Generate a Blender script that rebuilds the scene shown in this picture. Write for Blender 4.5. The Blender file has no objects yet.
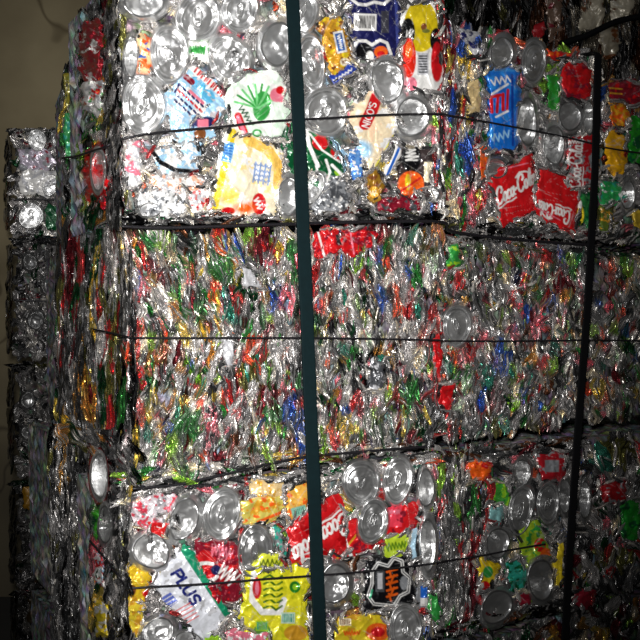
import bpy, math
import numpy as np
from mathutils import Vector
rng = np.random.default_rng(7)
F = 1100.0; CX = 320.0; HY = 337.0; ZC = 0.85      # focal length (px), principal column, horizon row, eye height (m)
COL = bpy.context.scene.collection

# ------------------------------------------------------------------ small helpers
def lin(c):
    c = np.asarray(c, float) / 255.0
    return np.where(c <= 0.04045, c / 12.92, ((c + 0.055) / 1.055) ** 2.4)

def P(px, py, D):
    return np.array([(px - CX) / F * D, D, ZC + (HY - py) / F * D])

class Face:
    """vertical plane through two plan points; maps a sight line onto it"""
    def __init__(s, x0, d0, x1, d1):
        s.a = np.array([(x0 - CX) / F * d0, d0]); s.b = np.array([(x1 - CX) / F * d1, d1])
        t = s.b - s.a; t = t / np.linalg.norm(t)
        s.t = t; s.n = np.array([t[1], -t[0]])
        if np.dot(s.n, -s.a) < 0: s.n = -s.n
    def pt(s, px, py, h=0.0):
        px = np.asarray(px, float); py = np.asarray(py, float); h = np.asarray(h, float)
        k = (px - CX) / F
        D = (np.dot(s.a, s.n) + h) / (k * s.n[0] + s.n[1])
        D = np.broadcast_to(D, np.broadcast(px, py, h).shape)
        X = k * D; Y = D; Z = ZC + (HY - py) / F * D
        return np.stack([X, Y, Z], -1)

def tag(o, label=None, cat=None, group=None, kind=None):
    if label: o['label'] = label
    if cat: o['category'] = cat
    if group: o['group'] = group
    if kind: o['kind'] = kind
    return o

def empty(name, loc):
    o = bpy.data.objects.new(name, None); o.empty_display_size = 0.05
    o.location = Vector(loc); COL.objects.link(o); return o

def world_loc(o):
    l = Vector(o.location)
    while o.parent: o = o.parent; l += Vector(o.location)
    return l

def mesh_obj(name, V, Fc, mat, parent=None, col=None, smooth=False, center=True):
    V = np.asarray(V, float).reshape(-1, 3)
    c = V.mean(0) if center else np.zeros(3)
    me = bpy.data.meshes.new(name)
    me.from_pydata((V - c).tolist(), [], [list(map(int, f)) for f in Fc])
    if col is not None:
        ca = me.color_attributes.new('Col', 'FLOAT_COLOR', 'POINT')
        cc = np.ones((len(V), 4)); cc[:, :3] = np.clip(col, 0, 1)
        ca.data.foreach_set('color', cc.ravel())
    me.polygons.foreach_set('use_smooth', [smooth] * len(me.polygons))
    me.materials.append(mat); me.update()
    o = bpy.data.objects.new(name, me); COL.objects.link(o)
    if parent is not None:
        o.parent = parent; o.location = Vector(c) - world_loc(parent)
    else: o.location = Vector(c)
    return o

def grid_faces(nu, nv, off=0):
    i, j = np.meshgrid(np.arange(nu - 1), np.arange(nv - 1), indexing='ij')
    a = i * nv + j + off
    return np.stack([a, a + nv, a + nv + 1, a + 1], -1).reshape(-1, 4)

def vnoise(x, y, r):
    """smooth lattice noise in -1..1, lattice spacing 1"""
    x0 = np.floor(x).astype(int); y0 = np.floor(y).astype(int); fx = x - x0; fy = y - y0
    fx = fx * fx * (3 - 2 * fx); fy = fy * fy * (3 - 2 * fy)
    T = r.uniform(-1, 1, (64, 64)); g = lambda a, b: T[a % 64, b % 64]
    return (g(x0, y0) * (1 - fx) + g(x0 + 1, y0) * fx) * (1 - fy) + (g(x0, y0 + 1) * (1 - fx) + g(x0 + 1, y0 + 1) * fx) * fy

def wnoise(x, y, scale, n=7, r=None, sharp=False):
    """cloudy noise, unit-ish variance, feature size `scale` px; sharp gives ridges"""
    r = r or rng; out = 0; amp = 1.0; sc = scale * .5
    for o in range(3):
        a = r.uniform(0, 6.28); u = (x * math.cos(a) + y * math.sin(a)) / sc + r.uniform(0, 60); v = (-x * math.sin(a) + y * math.cos(a)) / sc + r.uniform(0, 60)
        w = vnoise(u, v, r)
        out = out + amp * ((1 - 4 * np.abs(w)) if sharp else w * 1.9); amp *= .5; sc *= .5
    return out

def creases(x, y, n, wd, r=None):
    """straight fold lines of limited length, as in a sheet of thin metal that was squeezed flat"""
    r = r or rng; out = 0 * x; x0, x1, y0, y1 = x.min(), x.max(), y.min(), y.max(); sz = max(x1 - x0, y1 - y0)
    for _ in range(n):
        cx, cy = r.uniform(x0, x1), r.uniform(y0, y1); a = r.uniform(0, math.pi); L = r.uniform(.15, .45) * sz; w = wd * r.uniform(.6, 1.6)
        u = (x - cx) * math.cos(a) + (y - cy) * math.sin(a); v = -(x - cx) * math.sin(a) + (y - cy) * math.cos(a) + r.uniform(-.02, .02) * u * u * .3
        out = out + r.choice([-1, 1, 1]) * np.exp(-np.abs(v) / w) * np.exp(-(u / L) ** 4)
    return out

# ------------------------------------------------------------------ materials
def new_mat(name):
    m = bpy.data.materials.new(name); m.use_nodes = True
    nt = m.node_tree; b = nt.nodes['Principled BSDF']; return m, nt, b

def foil_mat(name, metallic, rough, bump, bscale, coat=0.0, vary=0.0):
    m, nt, b = new_mat(name)
    at = nt.nodes.new('ShaderNodeAttribute'); at.attribute_name = 'Col'
    tc = nt.nodes.new('ShaderNodeTexCoord')
    nz = nt.nodes.new('ShaderNodeTexNoise'); nz.inputs['Scale'].default_value = bscale; nz.inputs['Detail'].default_value = 3
    nt.links.new(tc.outputs['Object'], nz.inputs['Vector'])
    bp = nt.nodes.new('ShaderNodeBump'); bp.inputs['Strength'].default_value = bump; bp.inputs['Distance'].default_value = 0.002
    nt.links.new(nz.outputs['Fac'], bp.inputs['Height']); nt.links.new(bp.outputs['Normal'], b.inputs['Normal'])
    nt.links.new(at.outputs['Color'], b.inputs['Base Color'])
    rr = nt.nodes.new('ShaderNodeMapRange'); rr.inputs['To Min'].default_value = rough * 0.7; rr.inputs['To Max'].default_value = rough * 1.5
    nz2 = nt.nodes.new('ShaderNodeTexNoise'); nz2.inputs['Scale'].default_value = bscale * 0.25
    nt.links.new(tc.outputs['Object'], nz2.inputs['Vector'])
    nt.links.new(nz2.outputs['Fac'], rr.inputs['Value']); nt.links.new(rr.outputs['Result'], b.inputs['Roughness'])
    b.inputs['Metallic'].default_value = metallic
    b.inputs['Coat Weight'].default_value = coat; b.inputs['Coat Roughness'].default_value = 0.12
    return m
M_FOIL = foil_mat('crumpled_can_metal', 0.72, 0.25, 0.5, 420)
M_PRINT = foil_mat('printed_can_metal', 0.25, 0.30, 0.2, 200, 0.5)
M_LID = foil_mat('bare_aluminium', 0.86, 0.29, 0.12, 160)
M_CORE = foil_mat('compressed_scrap', 0.5, 0.5, 1.0, 160)

def plain_mat(name, c, rough, metallic=0.0, bump=0.0, scale=80):
    m, nt, b = new_mat(name)
    tc = nt.nodes.new('ShaderNodeTexCoord')
    nz = nt.nodes.new('ShaderNodeTexNoise'); nz.inputs['Scale'].default_value = scale; nz.inputs['Detail'].default_value = 4
    nt.links.new(tc.outputs['Object'], nz.inputs['Vector'])
    mx = nt.nodes.new('ShaderNodeMix'); mx.data_type = 'RGBA'
    l = lin(c)
    mx.inputs['A'].default_value = (*(l * 0.75), 1); mx.inputs['B'].default_value = (*np.clip(l * 1.25, 0, 1), 1)
    nt.links.new(nz.outputs['Fac'], mx.inputs['Factor']); nt.links.new(mx.outputs['Result'], b.inputs['Base Color'])
    b.inputs['Roughness'].default_value = rough; b.inputs['Metallic'].default_value = metallic
    if bump:
        bp = nt.nodes.new('ShaderNodeBump'); bp.inputs['Strength'].default_value = bump; bp.inputs['Distance'].default_value = 0.003
        nt.links.new(nz.outputs['Fac'], bp.inputs['Height']); nt.links.new(bp.outputs['Normal'], b.inputs['Normal'])
    return m
M_STRAP = plain_mat('green_black_strap', (6, 24, 27), 0.75, 0, 0.15, 120)
M_STRAP2 = plain_mat('black_strap', (5, 5, 7), 0.75, 0, 0.15, 120)
for _m in (M_STRAP, M_STRAP2): _m.node_tree.nodes['Principled BSDF'].inputs['Specular IOR Level'].default_value = .12
M_WIRE = plain_mat('dark_binding_wire', (26, 24, 28), 0.45, 0.3, 0.2, 200)
M_WOOD = plain_mat('pallet_wood', (110, 86, 60), 0.8, 0, 0.5, 30)
M_FLOOR = plain_mat('concrete_floor', (38, 37, 33), 0.85, 0, 0.4, 12)

def wall_mat():
    m, nt, b = new_mat('stained_plaster_wall')
    tc = nt.nodes.new('ShaderNodeTexCoord')
    n1 = nt.nodes.new('ShaderNodeTexNoise'); n1.inputs['Scale'].default_value = 3.0; n1.inputs['Detail'].default_value = 6
    n2 = nt.nodes.new('ShaderNodeTexNoise'); n2.inputs['Scale'].default_value = 2.6; n2.inputs['Detail'].default_value = 2
    nt.links.new(tc.outputs['Object'], n1.inputs['Vector']); nt.links.new(tc.outputs['Object'], n2.inputs['Vector'])
    r1 = nt.nodes.new('ShaderNodeValToRGB')
    r1.color_ramp.elements[0].position = .3; r1.color_ramp.elements[0].color = (*lin((118, 106, 80)), 1)
    r1.color_ramp.elements[1].position = .7; r1.color_ramp.elements[1].color = (*lin((156, 143, 112)), 1)
    nt.links.new(n1.outputs['Fac'], r1.inputs['Fac'])
    r2 = nt.nodes.new('ShaderNodeValToRGB')                       # thin dark wandering cracks
    e = r2.color_ramp.elements; e[0].position = .488; e[0].color = (1, 1, 1, 1); e[1].position = .512; e[1].color = (1, 1, 1, 1)
    k = e.new(.5); k.color = (.45, .42, .38, 1)
    nt.links.new(n2.outputs['Fac'], r2.inputs['Fac'])
    mx = nt.nodes.new('ShaderNodeMix'); mx.data_type = 'RGBA'; mx.blend_type = 'MULTIPLY'; mx.inputs['Factor'].default_value = 1
    nt.links.new(r1.outputs['Color'], mx.inputs['A']); nt.links.new(r2.outputs['Color'], mx.inputs['B'])
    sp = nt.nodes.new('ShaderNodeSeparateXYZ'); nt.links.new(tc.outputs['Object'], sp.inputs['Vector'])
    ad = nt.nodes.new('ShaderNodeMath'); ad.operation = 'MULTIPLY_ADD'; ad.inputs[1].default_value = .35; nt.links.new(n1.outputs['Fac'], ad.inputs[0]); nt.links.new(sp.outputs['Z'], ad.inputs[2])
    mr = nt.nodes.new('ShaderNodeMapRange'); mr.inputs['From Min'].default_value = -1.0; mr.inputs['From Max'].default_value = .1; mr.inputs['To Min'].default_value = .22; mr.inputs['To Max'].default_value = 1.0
    nt.links.new(ad.outputs[0], mr.inputs['Value'])                # flash falloff painted into the wall colour, darker towards the floor
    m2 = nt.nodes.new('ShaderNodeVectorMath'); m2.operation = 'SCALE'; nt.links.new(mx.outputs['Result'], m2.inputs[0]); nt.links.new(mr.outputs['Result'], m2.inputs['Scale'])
    nt.links.new(m2.outputs['Vector'], b.inputs['Base Color'])
    bp = nt.nodes.new('ShaderNodeBump'); bp.inputs['Strength'].default_value = .3; bp.inputs['Distance'].default_value = .01
    nt.links.new(n1.outputs['Fac'], bp.inputs['Height']); nt.links.new(bp.outputs['Normal'], b.inputs['Normal'])
    b.inputs['Roughness'].default_value = .9
    return m
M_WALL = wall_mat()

# ------------------------------------------------------------------ printed artwork, evaluated at mesh vertices
C = dict(silver=(190, 190, 194), white=(235, 233, 230), red=(198, 22, 28), green=(48, 145, 62), dgreen=(8, 78, 42), lime=(150, 200, 40),
         yellow=(228, 200, 40), gold=(205, 150, 40), blue=(30, 95, 190), navy=(26, 28, 82), black=(14, 14, 18), orange=(230, 95, 25),
         pink=(225, 120, 140), brown=(120, 70, 35), cream=(238, 226, 196), lblue=(160, 200, 228), mint=(206, 232, 208), teal=(40, 150, 130),
         grey=(130, 132, 136), dgrey=(70, 72, 76), wine=(130, 20, 40), cyan=(90, 175, 215), purple=(90, 60, 120), olive=(120, 120, 50))
def cc(c): return lin(C[c] if isinstance(c, str) else c)

class Art:
    def __init__(s, X, Y, base):
        s.X, s.Y = X, Y; s.c = np.tile(cc(base), (X.size, 1)).reshape(X.shape + (3,)); s.c = s.c * (1 + 0.06 * wnoise(X, Y, 14)[..., None])
    def put(s, a, col):
        a = np.clip(a, 0, 1)[..., None]; s.c = s.c * (1 - a) + cc(col) * a; return s
    def ell(s, x, y, rx, ry, col, rot=0, soft=.6):
        r = math.radians(rot); dx = s.X - x; dy = s.Y - y
        u = (dx * math.cos(r) + dy * math.sin(r)) / rx; v = (-dx * math.sin(r) + dy * math.cos(r)) / ry
        return s.put((1 - np.sqrt(u * u + v * v)) * min(rx, ry) / soft + .5, col)
    def line(s, pts, w, col, soft=.6):
        d = np.full(s.X.shape, 1e9)
        for (x0, y0), (x1, y1) in zip(pts[:-1], pts[1:]):
            L2 = (x1 - x0) ** 2 + (y1 - y0) ** 2 + 1e-9
            t = np.clip(((s.X - x0) * (x1 - x0) + (s.Y - y0) * (y1 - y0)) / L2, 0, 1)
            d = np.minimum(d, np.hypot(s.X - x0 - t * (x1 - x0), s.Y - y0 - t * (y1 - y0)))
        return s.put((w / 2 - d) / soft + .5, col)
    def rect(s, x, y, w, h, col, rot=0, soft=.6):
        r = math.radians(rot); dx = s.X - x; dy = s.Y - y
        u = np.abs(dx * math.cos(r) + dy * math.sin(r)) - w / 2; v = np.abs(-dx * math.sin(r) + dy * math.cos(r)) - h / 2
        return s.put(-np.maximum(u, v) / soft + .5, col)
    def barcode(s, x, y, w, h, rot=0, bg='white', fg='black', n=9, vert=False):
        s.rect(x, y, w, h, bg, rot); r = math.radians(rot)
        for i in range(n):
            o = (i + .5) / n - .5
            if vert: s.rect(x - math.sin(r) * o * h * .85, y + math.cos(r) * o * h * .85, w * .8, h / n * .5, fg, rot, .5)
            else: s.rect(x + math.cos(r) * o * w * .85, y + math.sin(r) * o * w * .85, w / n * rng.uniform(.3, .65), h * .75, fg, rot, .5)
        return s
    def blotch(s, col, scale, thr, soft=.25):
        return s.put((wnoise(s.X, s.Y, scale) - thr) / soft, col)
    def squig(s, x, y, w, h, col, lw=1.3, rot=0, n=6):
        r = math.radians(rot); pts = []
        for i in range(n * 2 + 1):
            u = (i / (n * 2) - .5) * w; v = (h / 2 if i % 2 else -h / 2) * rng.uniform(.5, 1)
            pts.append((x + u * math.cos(r) - v * math.sin(r), y + u * math.sin(r) + v * math.cos(r)))
        return s.line(pts, lw, col)
    def text(s, word, o, ax, up, col, lw, font, outline=None):
        """o: start of base line; ax, up: vectors of one em in x and y"""
        for pas in ([outline, col] if outline else [col]):
            x = 0
            for ch in word:
                wd, strokes = font[ch]
                for st in strokes:
                    pts = [(o[0] + (x + a) * ax[0] + b * up[0], o[1] + (x + a) * ax[1] + b * up[1]) for a, b in st]
                    s.line(pts, lw + (1.6 if pas is outline and outline else 0), pas, .5)
                x += wd
        return s
def arc(cx, cy, rx, ry, a0, a1, n=14):
    return [(cx + rx * math.cos(math.radians(a0 + (a1 - a0) * i / n)), cy + ry * math.sin(math.radians(a0 + (a1 - a0) * i / n))) for i in range(n + 1)]
FONT = {'P': (.85, [[(0, 0), (0, 1), (.4, 1)] + arc(.4, .75, .25, .25, 90, -90, 6) + [(0, .5)]]),
        'L': (.78, [[(0, 1), (0, 0), (.55, 0)]]),
        'U': (.95, [[(0, 1), (0, .3)] + arc(.32, .3, .32, .3, 180, 360, 8) + [(.64, 1)]]),
        'S': (.85, [arc(.32, .75, .3, .25, 30, 270, 8) + arc(.32, .25, .3, .25, 90, -150, 8)]),
        'N': (.9, [[(0, 0), (0, 1), (.6, 0), (.6, 1)]]), 'I': (.3, [[(0, 0), (0, 1)]]),
        'C': (.85, [arc(.35, .5, .35, .5, 50, 310, 10)]), 'O': (.95, [arc(.38, .5, .38, .5, 0, 360, 14)]),
        "'": (.25, [[(.05, 1), (.05, .7)]]), 'F': (.7, [[(0, 0), (0, 1), (.5, 1)], [(0, .5), (.4, .5)]])}
SCRIPT = {'C': (.80, [arc(.42, .50, .36, .50, 55, 320, 14), [(.63, .92), (.72, .72), (.60, .62)]]),
          'o': (.44, [arc(.2, .27, .17, .25, 0, 360, 10)]),
          'c': (.40, [arc(.2, .27, .17, .25, 50, 320, 9)]),
          'a': (.50, [arc(.2, .27, .17, .25, 0, 360, 10), [(.38, .52), (.37, .08), (.5, .05)]]),
          '-': (.30, [[(.02, .3), (.22, .36)]]),
          'l': (.34, [[(.06, .1), (.12, .7), (.24, 1.0), (.28, .85), (.14, .35), (.16, .05), (.3, .05)]]),
          '~': (0, [])}
def coke(art, o, ax, up, col='white', lw=1.7):
    art.text('Coca-Cola', o, ax, up, col, lw, SCRIPT)
    sw = [(.25, .02), (.0, -.18), (.5, -.22), (1.1, -.12), (1.7, -.2), (2.2, -.16)]
    art.line([(o[0] + a * ax[0] + b * up[0], o[1] + a * ax[1] + b * up[1]) for a, b in sw], lw * .7, col)
    tp = [(2.35, .95), (2.8, 1.12), (3.4, 1.0), (3.9, .8)]
    art.line([(o[0] + a * ax[0] + b * up[0], o[1] + a * ax[1] + b * up[1]) for a, b in tp], lw * .8, col)
    return art

# ------------------------------------------------------------------ bale
class Bale:
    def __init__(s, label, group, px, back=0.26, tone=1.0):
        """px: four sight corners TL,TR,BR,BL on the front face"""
        s.label, s.group = label, group; s.px = px; s.front = px['face']; s.back = back; s.tone = tone  # tone below one paints flash falloff into the bale's colours
        TL, TR, BR, BL = [s.front.pt(*p) for p in px['q']]
        n = np.array([s.front.n[0], s.front.n[1], 0.0])
        base = (BL + BR) / 2 - n * back / 2
        s.root = empty('can_bale', base); tag(s.root, label, 'bale', group)
        s.shards = []; s.n_cans = 0; s.field = None
        # compressed core: rounded, rumpled block a little behind the face
        inset = 0.012; nb = -back
        # gravity-true block
        corners = [[TL, TR], [BL, BR]]
        nu, nv = 36, 28
        V = []; FF = []; CCs = []
        def sheet(p00, p10, p01, p11, nrm, nu=nu, nv=nv):
            u = np.linspace(0, 1, nu)[:, None, None]; v = np.linspace(0, 1, nv)[None, :, None]
            Q = (1 - u) * (1 - v) * p00 + u * (1 - v) * p10 + (1 - u) * v * p01 + u * v * p11
            d = rng.normal(0, .0022, (nu, nv)); d[0] = d[-1] = 0; d[:, 0] = d[:, -1] = 0
            Q = Q + d[..., None] * nrm
            off = sum(len(a) for a in V)
            V.append(Q.reshape(-1, 3)); FF.append(grid_faces(nu, nv, off))
            CCs.append(np.clip(rng.normal(.16, .08, (nu * nv, 1)) * (1 + rng.normal(0, .25, (nu * nv, 3))), .01, .6) * tone)
        shr = lambda p, q, k=.012: p + (q - p) / np.linalg.norm(q - p) * k
        fTL, fTR, fBR, fBL = shr(TL, BR), shr(TR, BL), shr(BR, TL), shr(BL, TR)
        fTL, fTR, fBR, fBL = [p - n * inset for p in (fTL, fTR, fBR, fBL)]
        bk = [p + n * (nb + inset) for p in (fTL, fTR, fBR, fBL)]
        up = np.array([0, 0, 1.]); tx = np.array([s.front.t[0], s.front.t[1], 0])
        sheet(fTL, fTR, fBL, fBR, n); sheet(bk[1], bk[0], bk[2], bk[3], -n)
        sheet(bk[0], fTL, bk[3], fBL, -tx); sheet(fTR, bk[1], fBR, bk[2], tx)
        sheet(bk[0], bk[1], fTL, fTR, up); sheet(fBL, fBR, bk[3], bk[2], -up)
        mesh_obj('bale_core', np.concatenate(V), np.concatenate(FF), M_CORE, s.root, np.concatenate(CCs))

    # one torn, folded strip of flattened can
    def shard(s, face, cx, cy, w, h, ang, col, h0=0.0, amp=.0022, col2=None, name='crushed_can', keep=True):
        nu = int(np.clip(w / .95, 5, 15)); nv = int(np.clip(h / 3.6, 5, 22))
        a = np.linspace(-1, 1, nu)[:, None]; b = np.linspace(-1, 1, nv)[None, :]
        A = a * w / 2 * (1 - .30 * b ** 4) + 0 * b; B = b * h / 2 * (1 - .12 * a ** 2) + rng.normal(0, h * .05, (nu, 1)) * np.abs(b) ** 2
        A = A + w * .22 * np.sin(b * rng.uniform(.6, 2.6) + rng.uniform(0, 6)) + w * .10 * np.sin(b * rng.uniform(3, 6) + rng.uniform(0, 6))
        r = math.radians(ang); X = cx + A * math.cos(r) - B * math.sin(r); Y = cy + A * math.sin(r) + B * math.cos(r)
        ph = a * w / rng.uniform(3.2, 6.5) + b * rng.uniform(-.8, .8) + .35 * np.sin(b * rng.uniform(2, 5) + rng.uniform(0, 6)) + rng.uniform(0, 6)
        tri = 2 * np.abs((ph % 1) * 2 - 1) - 1
        H = h0 + amp * tri * rng.uniform(.35, .8) + amp * .7 * np.sin(b * rng.uniform(1.5, 5) + a * 1.2 + rng.uniform(0, 6))
        H = H + rng.normal(0, amp * .20, (nu, nv)) + a * rng.normal(0, amp * .7) + b * rng.normal(0, amp * .5) - .002 * np.abs(a) ** 3 - .002 * b ** 4
        V = face.pt(X, Y, H)
        c = np.tile(cc(col), (nu, nv, 1)); base_c = c[0, 0].copy()
        band = (np.sin(b * rng.uniform(.5, 3) + rng.uniform(0, 6)) > rng.uniform(-.9, .3))          # print only covers part of the strip
        for k in range(nu):
            q = rng.random()
            t = base_c if q < .66 else cc('silver') if q < .76 else cc('white') if q < .82 else (cc(col2) if col2 is not None else base_c * .6) if q < .94 else base_c * .2
            c[k, :] = t
            if q >= .62 and q < .94: c[k, ~band[0]] = base_c
        if s.field is not None and rng.random() < .72:                 # neighbouring strips come from the same can, so share its print
            fx, fy, fc = s.field
            d = ((X[..., None] - fx) / 1.0) ** 2 + ((Y[..., None] - fy) / 1.9) ** 2
            k = fc[np.argmin(d + 0, -1)]; m = (rng.random((nu, 1, 1)) < .72).astype(float) * np.ones((nu, nv, 1))
            m = m * (1 - .45 * rng.random((nu, nv, 1)))
            c = c * .55 + cc('silver') * .30 if sum(abs(c[0, 0] - c[0, 0].mean())) > .3 else c
            c = c * (1 - m) + k * m
        lum = c.mean(-1, keepdims=True); c = (c * .76 + lum * .24) * np.array([1.04, 1.0, .95])
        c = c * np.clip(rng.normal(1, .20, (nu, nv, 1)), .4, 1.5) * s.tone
        s.shards.append((w * h, name, V.reshape(-1, 3), grid_faces(nu, nv), c.reshape(-1, 3)))

    def can(s, face, q, art, base, h0=.008, amp=.0016, bend=.004, name='crushed_can', rnd=.15, res=.8, mat=None, crease=9):
        """flattened printed can: q = TL,TR,BR,BL of its outline"""
        q = np.array(q, float); w = max(np.hypot(*(q[1] - q[0])), np.hypot(*(q[2] - q[3]))); h = max(np.hypot(*(q[3] - q[0])), np.hypot(*(q[2] - q[1])))
        nu = int(np.clip(w / res, 8, 130)); nv = int(np.clip(h / res, 8, 130))
        a = np.linspace(-1, 1, nu)[:, None] + 0 * np.linspace(-1, 1, nv)[None]; b = np.linspace(-1, 1, nv)[None, :] + 0 * a
        aa = a * (1 - rnd * b ** 6); bb = b * (1 - rnd * a ** 6)
        u = (aa + 1) / 2; v = (bb + 1) / 2
        X = (1 - u) * (1 - v) * q[0, 0] + u * (1 - v) * q[1, 0] + u * v * q[2, 0] + (1 - u) * v * q[3, 0]
        Y = (1 - u) * (1 - v) * q[0, 1] + u * (1 - v) * q[1, 1] + u * v * q[2, 1] + (1 - u) * v * q[3, 1]
        ed = np.clip((np.maximum(abs(a), abs(b)) - .5) * 2, 0, 1) ** 2
        X2 = X + ed * wnoise(X, Y, 16) * 1.6; Y2 = Y + ed * wnoise(X, Y, 16) * 1.6
        H = h0 + amp * .8 * wnoise(X, Y, 34) + amp * .22 * wnoise(X, Y, crease * 1.3) + min(amp, .0022) * .75 * creases(X, Y, int(6 + w * h / (130 if amp > .0019 else 260)), 2.0) - bend * np.maximum(abs(a), abs(b)) ** 6
        A = Art(X2, Y2, base)
        if art: art(A)
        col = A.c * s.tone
        # worn, scuffed metal showing through the creases
        sc = np.clip((creases(X, Y, int(3 + w * h / 200), .5) - .6) * 1.2, 0, .28)[..., None]; col = col * (1 - sc) + .62 * sc
        o = mesh_obj(name, face.pt(X2, Y2, H), grid_faces(nu, nv), mat or M_PRINT, s.root, col.reshape(-1, 3), True)
        s.n_cans += 1
        if face in (FA, FB, FC):                            # torn slivers of neighbouring cans folded over the edges
            per = 2 * (w + h)
            for k in range(int(per / 11)):
                e = rng.integers(0, 4); t = rng.random(); p = q[e] * (1 - t) + q[(e + 1) % 4] * t; d = q[(e + 1) % 4] - q[e]
                s.shard(face, p[0], p[1], rng.uniform(2.5, 5), rng.uniform(8, 17), math.degrees(math.atan2(d[1], d[0])) - 90 + rng.normal(0, 25), pick(PAL_EDGE), h0 + rng.uniform(.0, .004), .0016, None)
        return o

    def lid(s, face, cx, cy, rx, ry, rot=0, tab=True, h0=.011, crush=1.0, dark=1.0, tabrot=None, mouth=False, ring=None):
        nr, nt = 26, 56
        prof = [(0, .0), (.30, .0002), (.55, .0), (.66, -.0004), (.70, .0006), (.74, .0006), (.79, -.0022), (.84, -.0024), (.88, .0012), (.93, .0026), (.97, .0022), (1.0, .0002), (1.05, -.003), (1.10, -.008), (1.14, -.014)]
        if not tab: prof = [(0, -.0065), (.2, -.006), (.4, -.0048), (.58, -.0028), (.70, -.0005), (.76, .0014), (.81, .0018), (.86, .0008), (.93, -.002), (1.0, -.004), (1.06, -.007), (1.14, -.014)]
        pr = np.array(prof); r = np.linspace(.02, 1.14, nr); hh = np.interp(r, pr[:, 0], pr[:, 1])
        t = np.linspace(0, 2 * math.pi, nt, endpoint=False)
        R, T = np.meshgrid(r, t, indexing='ij'); Hh = np.repeat(hh[:, None], nt, 1)
        ux, uy = R * np.cos(T), R * np.sin(T)
        wob = 1 + crush * (.05 * np.sin(2 * T + rng.uniform(0, 6)) + .03 * np.sin(3 * T + rng.uniform(0, 6)))
        k = math.radians(rot); a = ux * rx * wob; b = uy * ry * wob
        X = cx + a * math.cos(k) - b * math.sin(k); Y = cy + a * math.sin(k) + b * math.cos(k)
        def bend(X, Y):
            return bend.f(X, Y)
        seeds = rng.integers(1, 1e9)
        def defo(X, Y):
            r2 = np.random.default_rng(seeds)
            gx, gy = r2.normal(0, .0018 / 20, 2) * crush
            return h0 + gx * (X - cx) + gy * (Y - cy) + crush * (.0017 * wnoise(X, Y, 32, 5, r2) + .0013 * creases(X, Y, 6, 3.0, r2))
        H = Hh + defo(X, Y)
        if mouth:
            m = np.exp(-(((ux - .25) / .22) ** 2 + ((uy + .35) / .18) ** 2)); H = H - .006 * m
        V = face.pt(X, Y, H).reshape(-1, 3)
        col = np.full((nr, nt, 3), .80) * dark * s.tone * (1 + .05 * wnoise(X, Y, 14)[..., None])
        col[(r > .765) & (r < .86)] *= .55
        if ring is not None: col[r > 1.0] = cc(ring)
        if mouth: col = col * (1 - .9 * np.clip(m * 1.3, 0, 1)[..., None])
        i, j = np.meshgrid(np.arange(nr - 1), np.arange(nt), indexing='ij'); jn = (j + 1) % nt
        Fc = np.stack([i * nt + j, i * nt + jn, (i + 1) * nt + jn, (i + 1) * nt + j], -1).reshape(-1, 4).tolist() + [list(range(nt))[::-1]]
        o = mesh_obj('can_lid' if tab else 'can_base', V, Fc, M_LID, s.root, col.reshape(-1, 3), True)
        s.n_cans += 1
        if tab:                                             # ring pull with finger hole and rivet
            tr = math.radians(tabrot if tabrot is not None else rot + rng.uniform(50, 130))
            n = 28; V2 = []; q = np.linspace(0, 2 * math.pi, n, endpoint=False)
            for (kr, hz) in ((.98, .0005), (1.0, .0016), (.8, .0024), (.62, .0018), (.55, .0006)):
                lx = .42 * np.cos(q) * (kr if kr > .7 else kr * .95) - .05 * (kr < .7); ly = .22 * np.sin(q) * kr
                x = lx * math.cos(tr) - ly * math.sin(tr); y = lx * math.sin(tr) + ly * math.cos(tr)
                a2, b2 = x * rx, y * ry
                XX = cx + a2 * math.cos(k) - b2 * math.sin(k); YY = cy + a2 * math.sin(k) + b2 * math.cos(k)
                V2.append(face.pt(XX, YY, hz + .0006 + defo(XX, YY)))
            V2 = np.concatenate(V2); i, j = np.meshgrid(np.arange(4), np.arange(n), indexing='ij'); jn = (j + 1) % n
            F2 = np.stack([i * n + j, (i + 1) * n + j, (i + 1) * n + jn, i * n + jn], -1).reshape(-1, 4).tolist()
            # cross bar carrying the rivet
            q8 = np.linspace(0, 2 * math.pi, 12, endpoint=False); off = len(V2); dome = []
            for rr_, hz in ((.13, .0004), (.11, .002), (.05, .0026)):
                x = .16 * math.cos(tr) + rr_ * np.cos(q8); y = .16 * math.sin(tr) + rr_ * np.sin(q8)
                XX = cx + x * rx * math.cos(k) - y * ry * math.sin(k); YY = cy + x * rx * math.sin(k) + y * ry * math.cos(k)
                dome.append(face.pt(XX, YY, hz + .0006 + defo(XX, YY)))
            V2 = np.concatenate([V2] + dome)
            for a_ in range(2):
                for b_ in range(12): F2.append([off + a_ * 12 + b_, off + a_ * 12 + (b_ + 1) % 12, off + (a_ + 1) * 12 + (b_ + 1) % 12, off + (a_ + 1) * 12 + b_])
            F2.append([off + 24 + b_ for b_ in range(12)])
            mesh_obj('pull_tab', V2, F2, M_LID, o, np.full((len(V2), 3), .7 * dark * s.tone), True)
        return o

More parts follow.
